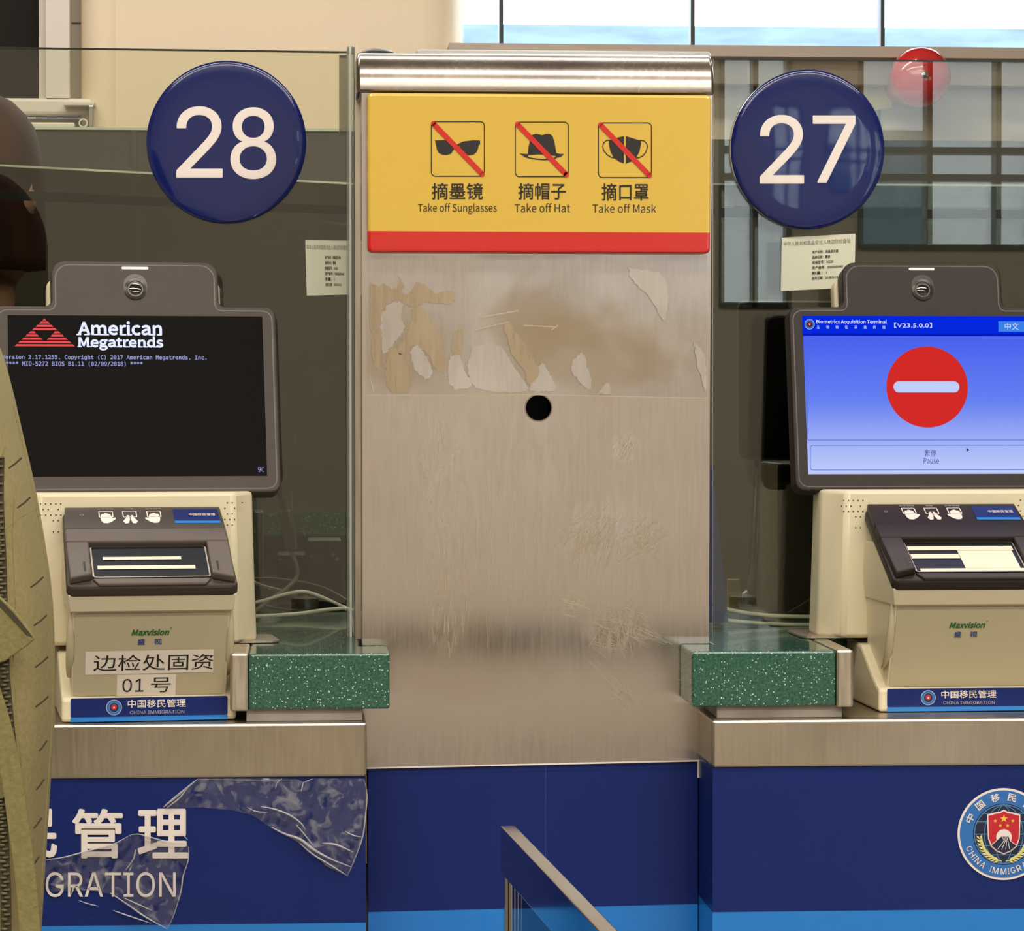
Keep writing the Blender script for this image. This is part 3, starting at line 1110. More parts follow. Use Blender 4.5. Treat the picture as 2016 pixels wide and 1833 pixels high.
XLc = (X(-1000, -0.105), un(722, 1480, -0.105).x)
XRc = (un(1402, 1460, -0.105).x, X(2700, -0.105))
cl = counter('steel-topped counter with white lettering on its blue front, left of the pillar', XLc[0], XLc[1], 1531, 1820, 500)
cr = counter('steel-topped counter with a round emblem on its blue front, right of the pillar', XRc[0], XRc[1], 1510, 1795, 1600)
FB = PX(-0.103)          # printed faces of the blue fronts
lt = MB()
for k, ch in enumerate('理管民移国中'):
    u1 = 371 - 129 * k
    lt.text(FB, ch, u1 - 100, 1690, u1, 1592, 0.0006, bold=0.022)
lt.text(FB, 'CHINA IMMIGRATION', -265, 1766, 346, 1717, 0.0006)
lt.build('white_lettering', M['white_print'], cl, local=False, fix=False)


def emblem(F, cu, cv, r, parent, dirn=1, detail=True, local=True, h=0.0005, emis=None):
    """round immigration emblem; dirn = -1 when v runs downwards"""
    S = SUB(F, cu, cv, r, r * dirn)
    mm = emis or M
    g = {}

    def B(k):
        return g.setdefault(k, MB())
    dh = h
    B('white_print').disc(S, 0, 0, 1.0, dh, 64)
    B('emblem_blue').disc(S, 0, 0, 0.95, dh * 2, 64)
    B('emblem_navy').disc(S, 0, 0, 0.665, dh * 3, 56)
    if not detail:
        B('emblem_line').ring(S, 0, 0, 0.60, 0.66, dh * 4, 40)
        B('emblem_red').disc(S, 0, 0.05, 0.36, dh * 4, 28)
        B('white_print').disc(S, 0, -0.02, 0.12, dh * 5, 16)
    else:
        ln = B('emblem_line')
        ln.ring(S, 0, 0, 0.63, 0.645, dh * 4, 56)
        for rx in (0.2, 0.42):
            ln.stroke(S, [(rx * math.cos(a), 0.62 * math.sin(a)) for a in [2 * PI * k / 40 for k in range(40)]], 0.012, dh * 4, closed=True)
        for y in (-0.45, -0.25, 0.0, 0.27, 0.45):
            w = math.sqrt(0.63 ** 2 - y * y)
            ln.stroke(S, [(-w, y), (w, y)], 0.014, dh * 4)
        # wheat ears
        wh = B('emblem_wheat')
        for s in (-1, 1):
            stem = [(s * (0.02 + 0.5 * math.sin(a)), -0.02 - 0.56 * math.cos(a)) for a in [0.05 + 1.35 * k / 10 for k in range(11)]]
            wh.stroke(S, stem, 0.02, dh * 5)
            for i in range(1, 11):
                x, y = stem[i]
                dx, dy = stem[i][0] - stem[i - 1][0], stem[i][1] - stem[i - 1][1]
                a0 = math.atan2(dy, dx)
                for da in (0.55, -0.55):
                    a = a0 + da
                    ex, ey = x + 0.13 * math.cos(a), y + 0.13 * math.sin(a)
                    nx, ny = -math.sin(a) * 0.022, math.cos(a) * 0.022
                    mx, my = (x + ex) / 2, (y + ey) / 2
                    wh.poly(S, [(x, y), (mx + nx, my + ny), (ex, ey), (mx - nx, my - ny)], dh * 5)
        sh = [(0, 0.54), (0.08, 0.49), (0.17, 0.48), (0.36, 0.43), (0.355, 0.15), (0.345, -0.1), (0.28, -0.27), (0.15, -0.38), (0, -0.44)]
        full = sh + [(-x, y) for x, y in sh[-2:0:-1]]
        B('white_print').poly(S, full, dh * 6)
        sm = [(x * 0.93, (y - 0.05) * 0.93 + 0.05) for x, y in full]
        B('emblem_red').poly(S, sm, dh * 7)
        # sun and road
        B('white_print').disc(S, 0, -0.06, 0.17, dh * 8, 32)
        rd = [(-0.06, -0.05), (0.10, -0.05), (0.13, -0.14), (0.20, -0.20), (0.27, -0.24), (0.14, -0.345), (0, -0.40), (-0.14, -0.345), (-0.27, -0.23), (-0.20, -0.18), (-0.14, -0.12)]
        B('white_print').poly(S, [(x * 1.05, y * 1.02 + 0.012) for x, y in rd], dh * 8.5)
        B('emblem_navy').poly(S, rd, dh * 9)
        for k in range(4):
            t = k / 3
            B('white_print').stroke(S, [(-0.04 + 0.10 * t, -0.06), (0.0 + 0.08 * t, -0.13), (-0.06 + 0.16 * t, -0.22), (-0.14 + 0.26 * t, -0.33 + 0.02 * abs(t - 0.5))], 0.012, dh * 10)

        def star(cx, cy, rr, rot=0.0):
            B('emblem_gold').poly(S, [(cx + (rr if k % 2 == 0 else rr * 0.4) * math.cos(PI / 2 + rot + PI * k / 5),
                                       cy + (rr if k % 2 == 0 else rr * 0.4) * math.sin(PI / 2 + rot + PI * k / 5)) for k in range(10)], dh * 8)
        star(0, 0.34, 0.09)
        for x, y in ((-0.19, 0.29), (0.19, 0.29), (-0.08, 0.19), (0.08, 0.19)):
            star(x, y, 0.045)
        # lettering round the rim
        for k, ch in enumerate('中国移民管理'):
            a = math.radians(155 - 26 * k)
            C = SUB(S, 0.81 * math.cos(a), 0.81 * math.sin(a), 1, 1, a - PI / 2)
            B('white_print').text(C, ch, -0.095, -0.085, 0.095, 0.085, dh * 3, bold=0.02)
        wd = {'I': 0.35, 'M': 1.25, ' ': 0.7}
        word = 'CHINA IMMIGRATION'
        tot = sum(wd.get(c, 1.0) for c in word)
        acc = 0.0
        for c in word:
            wc_ = wd.get(c, 1.0)
            a = math.radians(198 + 144 * (acc + wc_ / 2) / tot)
            acc += wc_
            if c == ' ':
                continue
            C = SUB(S, 0.81 * math.cos(a), 0.81 * math.sin(a), 1, 1, a + PI / 2)
            hw = 0.05 * wc_ if c != 'I' else 0.014
            B('white_print').text(C, c, -hw, -0.068, hw, 0.068, dh * 3, bold=0.012)
    objs = []
    nm = {'white_print': 'emblem_white', 'emblem_blue': 'emblem_blue_rim', 'emblem_navy': 'emblem_globe', 'emblem_line': 'emblem_meridians',
          'emblem_wheat': 'emblem_wheat', 'emblem_red': 'emblem_shield', 'emblem_gold': 'emblem_stars'}
    for k, v in g.items():
        objs.append(v.build(nm[k], mm[k], parent, fix=False, local=local))
    return objs


emblem(FB, 1975.5, 1642, 90.5, cr, -1, True, False, 0.0003)

# torn protective film on the left blue front
def film(name, label, pts, seed, ridges, parent=None):
    b = bmesh.new()
    F = PX(-0.103)
    vs = [b.verts.new(Vector((u, v, 0))) for u, v in pts]
    f = b.faces.new(vs)
    bmesh.ops.triangulate(b, faces=[f])
    for _ in range(5):
        long = [e for e in b.edges if e.calc_length() > 14]
        if not long:
            break
        bmesh.ops.subdivide_edges(b, edges=long, cuts=1, use_grid_fill=False)
        bmesh.ops.triangulate(b, faces=b.faces[:])
    for v in b.verts:
        u, w = v.co.x, v.co.y
        hgt = 0.0016 + 0.0030 * abs(noise.noise(Vector((u * 0.022, w * 0.022, seed)))) + 0.001 * noise.noise(Vector((u * 0.08, w * 0.08, seed + 3)))
        v.co = F(u, w, max(0.0011, hgt))
    me = bpy.data.meshes.new(name)
    b.to_mesh(me)
    b.free()
    me.materials.append(M['film'])
    for p in me.polygons:
        p.use_smooth = True
    o = bpy.data.objects.new(name, me)
    COL.objects.link(o)
    tag(o, label, 'plastic film')
    rm = MB()
    for pts_, wpx in ridges:
        pp = smoothline([F(u, w, 0.0035) for u, w in pts_], 5)
        k = len(pp)
        rm.tube(pp, [max(0.0002, wpx * 0.00024 * math.sin(PI * (0.12 + 0.8 * i / (k - 1)))) for i in range(k)], 6, 0.6)
    rm.build('fold_ridges', M['film_fold'], o, smooth=True)
    return o


T = lambda pts: [(320 + a / 4.8, 1510 + c / 4.8) for a, c in pts]
film('protective_film', 'torn clear film hanging from the top right of the left blue front', T(
    [(330, 108), (900, 106), (1270, 112), (1330, 140), (1420, 106), (1900, 108), (1935, 200), (1930, 380), (1905, 480), (1890, 690), (1840, 830), (1790, 960), (1745, 1030), (1540, 930), (1400, 790), (1250, 690), (1040, 580), (850, 450), (620, 400), (370, 380), (60, 390), (5, 370)]), 2.3, [
    (T([(10, 375), (150, 260), (330, 112)]), 8), (T([(40, 385), (160, 290), (260, 170)]), 5),
    (T([(930, 370), (1060, 395), (1200, 450), (1300, 520), (1350, 585)]), 6), (T([(800, 375), (880, 415), (990, 425)]), 4),
    (T([(1260, 540), (1330, 620), (1430, 745)]), 4), (T([(1030, 565), (1150, 625), (1300, 680), (1420, 770), (1580, 860), (1780, 940)]), 9),
    (T([(1300, 720), (1420, 820), (1600, 930), (1740, 1020)]), 6), (T([(1510, 715), (1640, 730), (1800, 800)]), 7),
    (T([(1330, 140), (1310, 230)]), 3), (T([(1335, 140), (1420, 108)]), 3), (T([(330, 115), (600, 118), (1000, 120), (1280, 118)]), 2),
    (T([(1900, 110), (1932, 250), (1915, 470), (1890, 660), (1820, 850), (1745, 1030)]), 3), (T([(1720, 600), (1800, 640), (1890, 660)]), 4), (T([(1130, 105), (1080, 150), (1070, 200)]), 3)])
T2 = lambda pts: [(80 + a / 6.3, 1580 + c / 6.3) for a, c in pts]
film('protective_film', 'torn clear film over the end of the white lettering, on the left blue front', T2(
    [(-260, 700), (60, 705), (300, 670), (600, 590), (900, 510), (1120, 390), (1230, 385), (1420, 440), (1600, 500), (1830, 520), (1840, 700), (1790, 900), (1740, 1150), (1640, 1420), (1570, 1565), (1300, 1430), (1100, 1290), (880, 1130), (600, 1080), (300, 1100), (-260, 1100)]), 7.7, [
    (T2([(60, 705), (300, 670), (600, 590), (900, 510), (1120, 395)]), 5), (T2([(1120, 395), (1230, 388), (1420, 440), (1600, 480), (1810, 480)]), 4),
    (T2([(860, 1110), (1100, 1270), (1300, 1410), (1570, 1560)]), 6), (T2([(1020, 1170), (1200, 1250), (1380, 1330)]), 5),
    (T2([(1840, 540), (1830, 720), (1770, 900), (1740, 1100), (1650, 1400), (1570, 1565)]), 3), (T2([(1180, 580), (1150, 700), (1050, 840)]), 4),
    (T2([(1130, 780), (1100, 850)]), 3), (T2([(900, 1330), (1100, 1400), (1370, 1490)]), 5), (T2([(480, 1210), (600, 1250), (730, 1280)]), 4), (T2([(1740, 370), (1830, 460)]), 3)])

# ------------------------------------------------------------------ green stone ledges
YB = -0.095
ub = lambda px, py: un(px, py, YB)


def ledge(label, plan, cap, board):
    t = thing('stone_ledge', (sum(p[0] for p in plan) / len(plan), 0.2, 1.112), label, 'stone ledge')
    top = PL((0, 0, 1.112), (1, 0, 0), (0, 1, 0))
    MB().prism(top, plan, 0.0, ZS - 1.112).build('stone_slab', M['stone'], t, bevel=0.002, local=False)
    MB().box(*cap).build('steel_end_cap', M['trim_steel'], t, bevel=0.0025, local=False)
    MB().box(*board).build('support_board', M['board'], t, local=False)
    return t


xpL, xpR = xl - 0.003, xr + 0.003
xL0, xL1 = ub(490, 1340).x, ub(767, 1340).x
xR0, xR1 = ub(1362, 1340).x, ub(1645, 1340).x
ledge('green speckled stone ledge with steel end, left of the pillar', [(xL0, YB), (xL1, YB), (xL1, -0.0085), (xpL, -0.0085), (xpL, 0.55), (-0.75, 0.55), (-0.75, 0.10), (xL0, 0.10)],
      (ub(453, 1340).x, xL0 - 0.0005, YB - 0.001, 0.02, 1.1105, ZS + 0.001), (ub(485, 1340).x, un(712, 1400, -0.06).x, -0.088, 0.5, ZC + 0.0005, 1.1118))
ledge('green speckled stone ledge with steel end, right of the pillar', [(xR0, YB), (xR1, YB), (xR1, 0.125), (1.35, 0.125), (1.35, 0.55), (xpR, 0.55), (xpR, -0.0085), (xR0, -0.0085)],
      (xR1 + 0.0005, ub(1680, 1340).x, YB - 0.001, 0.04, 1.1105, ZS + 0.001), (un(1404, 1400, -0.06).x, ub(1660, 1340).x, -0.088, 0.5, ZC + 0.0005, 1.1118))

# ------------------------------------------------------------------ glass screens
GY = 0.20


def glass_pane(label, x0, x1, zt_l, zt_r, pins=()):
    t = thing('glass_screen', ((x0 + x1) / 2, GY, ZS), label, 'glass screen')
    MB().prism(lambda u, v, h: Vector((u, GY - h, v)), [(x0, ZS), (x1, ZS), (x1, zt_r), (x0, zt_l)], -0.004, 0.0).build('pane', M['glass'], t, local=False)
    MB().prism(lambda u, v, h: Vector((u, GY - h, v)), [(x0, zt_l), (x1, zt_r), (x1, zt_r + 0.0016), (x0, zt_l + 0.0016)], -0.0045, 0.0005).build('top_edge', M['glass_edge'], t, local=False)
    return t


glass_pane('clear glass screen bearing the disc 28, left of the pillar', X(-420, GY), un(688, 600, GY).x, Z(0, 93, GY), Z(660, 104, GY))
glass_pane('clear glass screen bearing the disc 27, right of the pillar', un(1404, 600, GY).x, X(2420, GY), Z(1410, 118, GY), Z(2010, 122, GY))
# smoked inner screens with a thin dark strip
def smoked(label, a, c, zt, seam):
    t = thing('smoked_glass_screen', ((a[0] + c[0]) / 2, (a[1] + c[1]) / 2, ZS), label, 'glass screen')
    d = Vector((c[0] - a[0], c[1] - a[1], 0))
    F = PL((a[0], a[1], 0), d, (0, 0, 1))
    n_ = d.length
    MB().prism(F, [(0, ZS + 0.0005), (n_, ZS + 0.0005), (n_, zt), (0, zt)], 0, 0.004).build('pane', M['tint_glass'], t, local=False)
    MB().prism(F, [(0, zt), (n_, zt), (n_, zt + 0.0022), (0, zt + 0.0022)], -0.0005, 0.0045).build('top_edge', M['partition_rail'], t, local=False)
    MB().prism(F, [(0, seam - 0.005), (n_, seam - 0.005), (n_, seam + 0.005), (0, seam + 0.005)], 0.0045, 0.006).build('dark_strip', M['black_plastic'], t, local=False)  # thin dark strip along the pane, centred at this height
    return t


smoked('smoked inner glass screen standing left of the pillar, in front of the person', (un(-60, 500, 0.222).x, 0.222), (un(694, 500, 0.48).x, 0.48), 1.6527, 1.623)
smoked('smoked inner glass screen standing right of the pillar, by the black monitor', (un(1402, 500, 0.255).x, 0.255), (un(2400, 500, 0.255).x, 0.255), 1.638, 1.608)

# clear acrylic fin where the left screen meets the pillar
fin = thing('acrylic_fin', (un(694, 600, 0.15).x, 0.15, ZS), 'tall narrow strip of greenish clear acrylic between the left glass and the pillar', 'acrylic strip')
zf = Z(690, 98, 0.15)
MB().box(un(683, 600, 0.15).x, un(697, 600, 0.15).x, 0.12, 0.19, ZS, zf).build('strip', M['fin_glass'], fin, bevel=0.001, local=False)
MB().box(un(688, 600, 0.118).x, un(692, 600, 0.118).x, 0.1172, 0.1195, ZS, zf).build('bright_edge', M['partition_rail'], fin, local=False)
MB().box(un(699, 600, 0.10).x, un(710, 600, 0.10).x, 0.09, 0.13, ZS, zf).build('edge_channel', M['trim_steel'], fin, local=False)
MB().box(un(668, 200, 0.20).x, un(686, 200, 0.20).x, 0.20, 0.23, Z(670, 262, 0.2), Z(670, 108, 0.2)).build('pillar_reflection', M['frost_grey'], fin, local=False)  # added grey strip standing in for the pillar's reflection in the glass

# ------------------------------------------------------------------ numbered discs
def number_disc(name, label, cu, cv, ru, rv, num, boxes):
    F = PX(GY - 0.0005)
    t = thing(name, F(cu, cv), label, 'number disc')
    rr = lambda u, v, h: F(cu + (u - cu) * 1.0, cv + (v - cv) * rv / ru, h)
    MB().lathe(rr, cu, cv, [(ru, 0.0), (ru, 0.0062), (ru - 3, 0.0080), (ru - 9, 0.0087), (ru * 0.75, 0.0090), (ru * 0.5, 0.0093), (ru * 0.25, 0.0095), (1, 0.0096)], 96).build('disc', M['blue_disc'], t, smooth='auto', local=False)
    d = MB()
    for ch, (u0, v0, u1, v1) in boxes:
        d.text(F, ch, u0, v0, u1, v1, 0.0099, bold=0.008, res=8)
    d.build('numerals', M['white_print'], t, local=False, fix=False)
    return t


number_disc('number_disc', 'round blue disc with white 28 on the left glass', 446, 281, 157, 160, '28', (('2', (348, 351, 439, 211)), ('8', (454, 354, 544, 213))))
number_disc('number_disc', 'round blue disc with white 27 on the right glass', 1588, 295, 151, 157, '27', (('2', (1493, 363, 1580, 228)), ('7', (1597, 361, 1681, 229))))


# ------------------------------------------------------------------ property stickers on the glass
def sticker(label, c, s, partial=False):
    F = PX(GY - 0.0004)
    t = thing('property_sticker', F(*c[0]), label, 'sticker')
    MB().poly(F, c, 0.0003).build('paper', M['label_cream'], t, local=False)
    o = Vector(c[0])
    ex = (Vector(c[1]) - o) / 148.0
    ey = (Vector(c[3]) - o) / 108.0
    G = lambda u, v, h=0: F(*(o + ex * u + ey * v), h)
    f = MB()
    f.text(G, '中华人民共和国金安出入境边防检查站', 4, 18, 138, 9, 0.0006)
    f.build('heading', M['faint_ink'], t, local=False, fix=False)
    g = MB()
    for i, ln in enumerate(('资产名称：液晶显示器', '品牌名称：惠普', '规格型号：N220', '资产编号：0000000440', '数量：1', '启用日期：2018-04-18')):
        g.text(G, ln, 62, 36 + 10.6 * i, 62 + (52, 36, 42, 62, 30, 52)[i], 29.5 + 10.6 * i, 0.0006, bold=0.006)
    g.build('small_print', M['label_ink'], t, local=False, fix=False)
    return t


sticker('pale printed sticker on the right glass below the disc 27', [(1539, 468), (1684, 460), (1682, 566), (1537, 573)], 1)
sticker('pale printed sticker on the left glass beside the pillar', [(601, 473), (690, 474), (690, 580), (604, 582)], 1)


# ------------------------------------------------------------------ biometric terminals
def terminal(label, loc, rz, scale, variant):
    t = thing('biometric_terminal', loc, label, 'biometric terminal', rz)
    t.scale = (scale,) * 3
    brown = M['brown_plastic'] if variant == 'dark' else M['brown_plastic_b']
    side = PL((0, 0, 0), (0, 1, 0), (0, 0, 1))       # u = depth, v = height, h = x
    # plinth with blue front
    MB().prism(side, [(0.0, 0.001), (0.0, 0.0235), (0.008, 0.0255), (0.03, 0.034), (0.085, 0.060), (0.155, 0.063), (0.155, 0.001)], -0.083, 0.083).build('plinth', M['cream_plastic'], t, bevel=0.003)
    fr = PL((0, -0.0006, 0), (1, 0, 0), (0, 0, 1))
    bl = MB().poly(fr, rrect(-0.0745, 0.0055, 0.0745, 0.0237, 0.002), 0.0)
    bf = bl.build('blue_front_label', M['blue'], t)
    MB().poly(fr, [(-0.0745, 0.0012), (0.0745, 0.0012), (0.0745, 0.0055), (-0.0745, 0.0055)], 0.0).build('bright_stripe', M['light_blue'], bf)
    emblem(fr, -0.0335, 0.0145, 0.0073, bf, 1, False, True, 0.0001)
    w = MB().text(fr, '中国移民管理', -0.0205, 0.0138, 0.0345, 0.0215, 0.0003, bold=0.008)
    w.build('chinese_lettering', M['white_print'], bf, fix=False)
    MB().text(fr, 'CHINA IMMIGRATION', -0.0185, 0.0078, 0.033, 0.0110, 0.0003).build('english_lettering', M['grey_print'], bf, fix=False)
    # column
    cf = 0.095
    c = MB()
    c.loft([[(x * wx - (0.005 if variant == 'dark' else 0.0), y, z) for x, y in ((-1, cf + 0.028), (-0.82, cf), (0.82, cf), (1, cf + 0.028), (1, 0.165), (-1, 0.165))] for z, wx in ((0.0665, 0.121), (0.14, 0.1185), (0.216, 0.1165))])
    c.build('column', M['cream_plastic'], t, bevel=0.004, smooth='auto')
    ff = PL((0, cf - 0.0004, 0), (1, 0, 0), (0, 0, 1))
    rnd = random.Random(3)
    for s in (-1, 1):
        holes = MB()
        for i in range(5):
            for j in range(6):
                if rnd.random() < 0.9 - 0.13 * (5 - j) and i + (5 - j) < 8:
                    holes.disc(ff, s * (0.083 + 0.005 * i - 0.0025 * (j % 2)) * 0.98, 0.178 + 0.0055 * j, 0.0007, 0.0, 8)
        holes.build('speaker_holes', M['black'], t, fix=False)
    # mounting plate that rests on the stone
    MB().prism(PL((0, 0, ZS - ZC), (1, 0, 0), (0, 1, 0)), rrect(-0.138, 0.105, 0.138, 0.20, 0.012), 0.0008, 0.0026).build('mounting_plate', M['trim_steel'], t)
    # scanner body
    sb = MB()
    sb.loft([[(x * wx, (y0 if y == 0 else 0.0945), z) for x, y in ((-1, 1), (-1, 0), (1, 0), (1, 1))] for z, wx, y0 in ((0.0245, 0.0735, 0.006), (0.108, 0.0745, -0.034), (0.1081, 0.0765, -0.0395), (0.124, 0.0785, -0.047), (0.138, 0.0785, -0.025), (0.165, 0.077, 0.05))])
    sbo = sb.build('scanner_body', M['cream_plastic'], t, bevel=0.003, seg=3, smooth='auto')
    # front face panel
    fy = lambda z: 0.006 + (z - 0.0245) / (0.108 - 0.0245) * (-0.040)
    o = Vector((0, fy(0.0245) - 0.0006, 0.0245))
    upv = Vector((0, -0.040, 0.0835))
    bf_ = PL(o, (1, 0, 0), upv)
    MB().poly(bf_, rrect(-0.0715, 0.001, 0.0715, 0.0905, 0.003), 0.0002).build('front_face', M['olive_plastic'], t)
    lg = MB().text(bf_, 'Maxvision', -0.0185, 0.0665, 0.0165, 0.0735, 0.0005, bold=0.05, shear=0.22)
    lg.build('logo_word', M['logo_green'], t, fix=False)
    lg = MB().ring(bf_, 0.0187, 0.0742, 0.0006, 0.0009, 0.0005, 14)
    lg.build('logo_mark', M['logo_green'], t, fix=False)
    lg = MB().text(bf_, '盛', -0.0125, 0.0565, -0.0055, 0.0630, 0.0005, bold=0.02)
    lg.text(bf_, '视', 0.0030, 0.0565, 0.0105, 0.0630, 0.0005, bold=0.02)
    lg.build('logo_characters', M['logo_blue'], t, fix=False)
    if variant == 'dark':
        lb = MB().poly(bf_, [(-0.061, 0.0245), (0.0600, 0.0255), (0.0600, 0.0505), (-0.061, 0.0500)], 0.0006).build('asset_label', M['label_white'], t)
        MB().text(bf_, '边检处固资', -0.0535, 0.0285, 0.0600, 0.0460, 0.0009, bold=0.0).build('lettering', M['label_ink'], lb, fix=False)
        lb = MB().poly(bf_, [(-0.0308, 0.0008), (0.0250, 0.0008), (0.0250, 0.0240), (-0.0308, 0.0240)], 0.0006).build('asset_label', M['label_white'], t)
        g = MB().text(bf_, '01', -0.0255, 0.0050, -0.0055, 0.0195, 0.0009)
        g.text(bf_, '号', 0.0015, 0.0042, 0.0205, 0.0205, 0.0009)
        g.build('lettering', M['label_ink'], lb, fix=False)
    # crescent grip on the body's side
    for s in (-1, 1):
        cr_ = MB()
        sf = PL((s * 0.0752, 0, 0), (0, s, 0), (0, 0, 1))
        pts = [(s * (-0.028 + 0.055 * (1 - math.cos(a)) * 0.9), 0.118 - 0.075 * math.sin(a) ** 1.1 if a <= PI / 2 else 0.043) for a in [PI / 2 * k / 12 for k in range(13)]]
        cr_.tube([Vector((s * 0.0752, abs(1) * p[0] * s, p[1])) for p in pts], [0.0012 + 0.003 * math.sin(PI * i / 12) for i in range(13)], 8)
        cr_.build('side_grip', M['olive_plastic'], t, smooth=True)
    # scanner head: sloping brown frame
    A_, B_ = Vector((0, 0.094, 0.2035)), Vector((0, -0.0545, 0.1385))
    d = (A_ - B_)
    slope = PL(B_, (1, 0, 0), d)
    ln = d.length                                     # 0.162
    hw = lambda v: 0.0800 - 0.0025 * v / ln
    head = MB()
    ol = [(-hw(0) + 0.004, 0.0), (hw(0) - 0.004, 0.0), (hw(0), 0.004), (hw(ln), ln - 0.006), (hw(ln) - 0.006, ln), (-hw(ln) + 0.006, ln), (-hw(ln), ln - 0.006), (-hw(0), 0.004)]
    # frame around the window: outer ring of plates so the glass sits in a recess
    wu, w0, w1 = 0.0560, 0.013, 0.0800
    head.prism(slope, ol, -0.018, -0.006)
    head.build('head_tray', brown, t, bevel=0.003)
    hp = M['head_plastic'] if variant == 'dark' else brown
    fm = MB()
    fm.prism(slope, [(-hw(0) + 0.003, 0.003), (-wu, 0.012), (-wu, w1), (-hw(w1) + 0.001, w1)], -0.006, 0.0015)
    fm.prism(slope, [(wu, 0.012), (hw(0) - 0.003, 0.003), (hw(w1) - 0.001, w1), (wu, w1)], -0.006, 0.0015)
    fm.prism(slope, [(-hw(w1) + 0.001, w1), (hw(w1) - 0.001, w1), (hw(0.108) - 0.001, 0.108), (-hw(0.108) + 0.001, 0.108)], -0.006, 0.0015)
    fm.prism(slope, [(-0.050, 0.0), (0.050, 0.0), (0.056, 0.012), (-0.056, 0.012)], -0.007, -0.0035)
    fm.build('head_frame', hp, t, bevel=0.0022)
    st = MB().prism(slope, [(-hw(0.108) + 0.001, 0.1085), (hw(0.108) - 0.001, 0.1085), (hw(ln) - 0.002, ln - 0.005), (-hw(ln) + 0.002, ln - 0.005)], -0.006, 0.0008)
    sto = st.build('control_strip', M['strip_plastic'] if variant == 'dark' else brown, t, bevel=0.001)
    gp = MB().poly(slope, [(-0.0540, w0 + 0.001), (0.0540, w0 + 0.001), (0.0540, w1 - 0.004), (-0.0540, w1 - 0.004)], -0.0042)
    gl = gp.build('scan_window', M['scan_glass'], t)
    MB().stroke(slope, rrect(-0.0545, w0, 0.0545, w1 - 0.003, 0.003), 0.0014, -0.0032, closed=True).build('window_rim', M['screw'], gl, fix=False)
    if variant == 'dark':
        MB().poly(slope, [(-0.0500, 0.0300), (0.0420, 0.0300), (0.0420, 0.0375), (-0.0500, 0.0375)], -0.0035).poly(slope, [(-0.0440, 0.0500), (0.0300, 0.0500), (0.0300, 0.0560), (-0.0440, 0.0560)], -0.0035).build('reflector_strips', M['strip_white'], gl)
    else:
        gw = MB()
        gw.poly(slope, [(-0.0530, 0.0600), (0.0520, 0.0600), (0.0520, 0.0690), (-0.0530, 0.0690)], -0.0036)
        gw.poly(slope, [(-0.0530, 0.0420), (-0.0050, 0.0420), (-0.0050, 0.0520), (-0.0530, 0.0520)], -0.0036)
        gw.poly(slope, [(-0.0500, 0.0150), (0.0530, 0.0150), (0.0530, 0.0205), (-0.0500, 0.0205)], -0.0036)
        gw.build('reflector_strips', M['strip_white'], gl)
        MB().poly(slope, [(-0.0045, 0.0210), (0.0500, 0.0210), (0.0500, 0.0595), (-0.0045, 0.0595)], -0.0037).build('pale_sheet', M['label_cream'], gl)
    for s in (-1, 1):
        sl = MB()
        sl.poly(slope, [(s * 0.0625 - 0.001, 0.016), (s * 0.0625 + 0.001, 0.016), (s * 0.0625 + 0.001, 0.036), (s * 0.0625 - 0.001, 0.036)], 0.0017)
        sl.build('slot', M['black'], t, fix=False)
    # icons
    ic = MB()
    ih = 0.0011

    def hand(cx, mirror):
        q = lambda pts: [(cx + mirror * a, c_) for a, c_ in pts]
        ic.stroke(slope, rrect(cx - 0.0065, 0.1335, cx + 0.0065, 0.1465, 0.001), 0.0010, ih, closed=True)
        ic.poly(slope, q([(-0.0055, 0.131), (-0.005, 0.138), (-0.0035, 0.141), (-0.002, 0.1405), (-0.001, 0.1425), (0.0005, 0.1425), (0.002, 0.1415), (0.004, 0.140), (0.005, 0.136), (0.0055, 0.132), (0.009, 0.1325), (0.0088, 0.129), (0.005, 0.1235), (0.001, 0.120), (-0.003, 0.1205), (-0.005, 0.125)]), ih)
    hand(-0.0365, 1)
    hand(0.0100, -1)
    cx = -0.0135
    ic.stroke(slope, rrect(cx - 0.0065, 0.1335, cx + 0.0065, 0.1465, 0.001), 0.0010, ih, closed=True)
    for s in (-1, 1):
        ic.poly(slope, [(cx + s * 0.0008, 0.138), (cx + s * 0.003, 0.1375), (cx + s * 0.0035, 0.133), (cx + s * 0.0072, 0.124), (cx + s * 0.005, 0.119), (cx + s * 0.002, 0.120), (cx + s * 0.0003, 0.1285)], ih)
    ic.build('hand_icons', M['white_print'], sto, fix=False)
    g = MB()
    for cx_, n_, wd in ((-0.0365, '右手四指', 0.008), (-0.0135, '拇指', 0.0035), (0.0100, '左手四指', 0.008)):
        g.text(slope, n_, cx_ - wd, 0.1500, cx_ + wd, 0.1530, ih, bold=0.01)
    g.ring(slope, -0.0600, 0.1390, 0.0014, 0.0019, ih, 16)
    g.build('tiny_captions', M['grey_print'], sto, fix=False)
    bs = MB().poly(slope, [(0.0290, 0.1200), (0.0735, 0.1195), (0.0725, 0.1500), (0.0290, 0.1505)], ih).build('blue_sticker', M['blue'], t)
    MB().poly(slope, [(0.0290, 0.1190), (0.0735, 0.1185), (0.0735, 0.1240), (0.0290, 0.1245)], ih + 0.0001).build('bright_stripe', M['light_blue'], bs)
    emblem(slope, 0.0385, 0.1375, 0.0036, bs, 1, False, True, 0.0001)
    MB().text(slope, '中国移民管理', 0.0440, 0.1350, 0.0695, 0.1405, ih + 0.0002, bold=0.01).build('lettering', M['white_print'], bs, fix=False)
    # ---- tilted monitor
    tl = math.radians(12 if variant == 'blue' else 15)
    mo = Vector((0, 0.129, 0.2145))
    mu_ = Vector((0, math.sin(tl), math.cos(tl)))
    mf = PL(mo, (1, 0, 0), mu_)                       # u 0 = middle, v 0 = lower edge, h 0 = front face
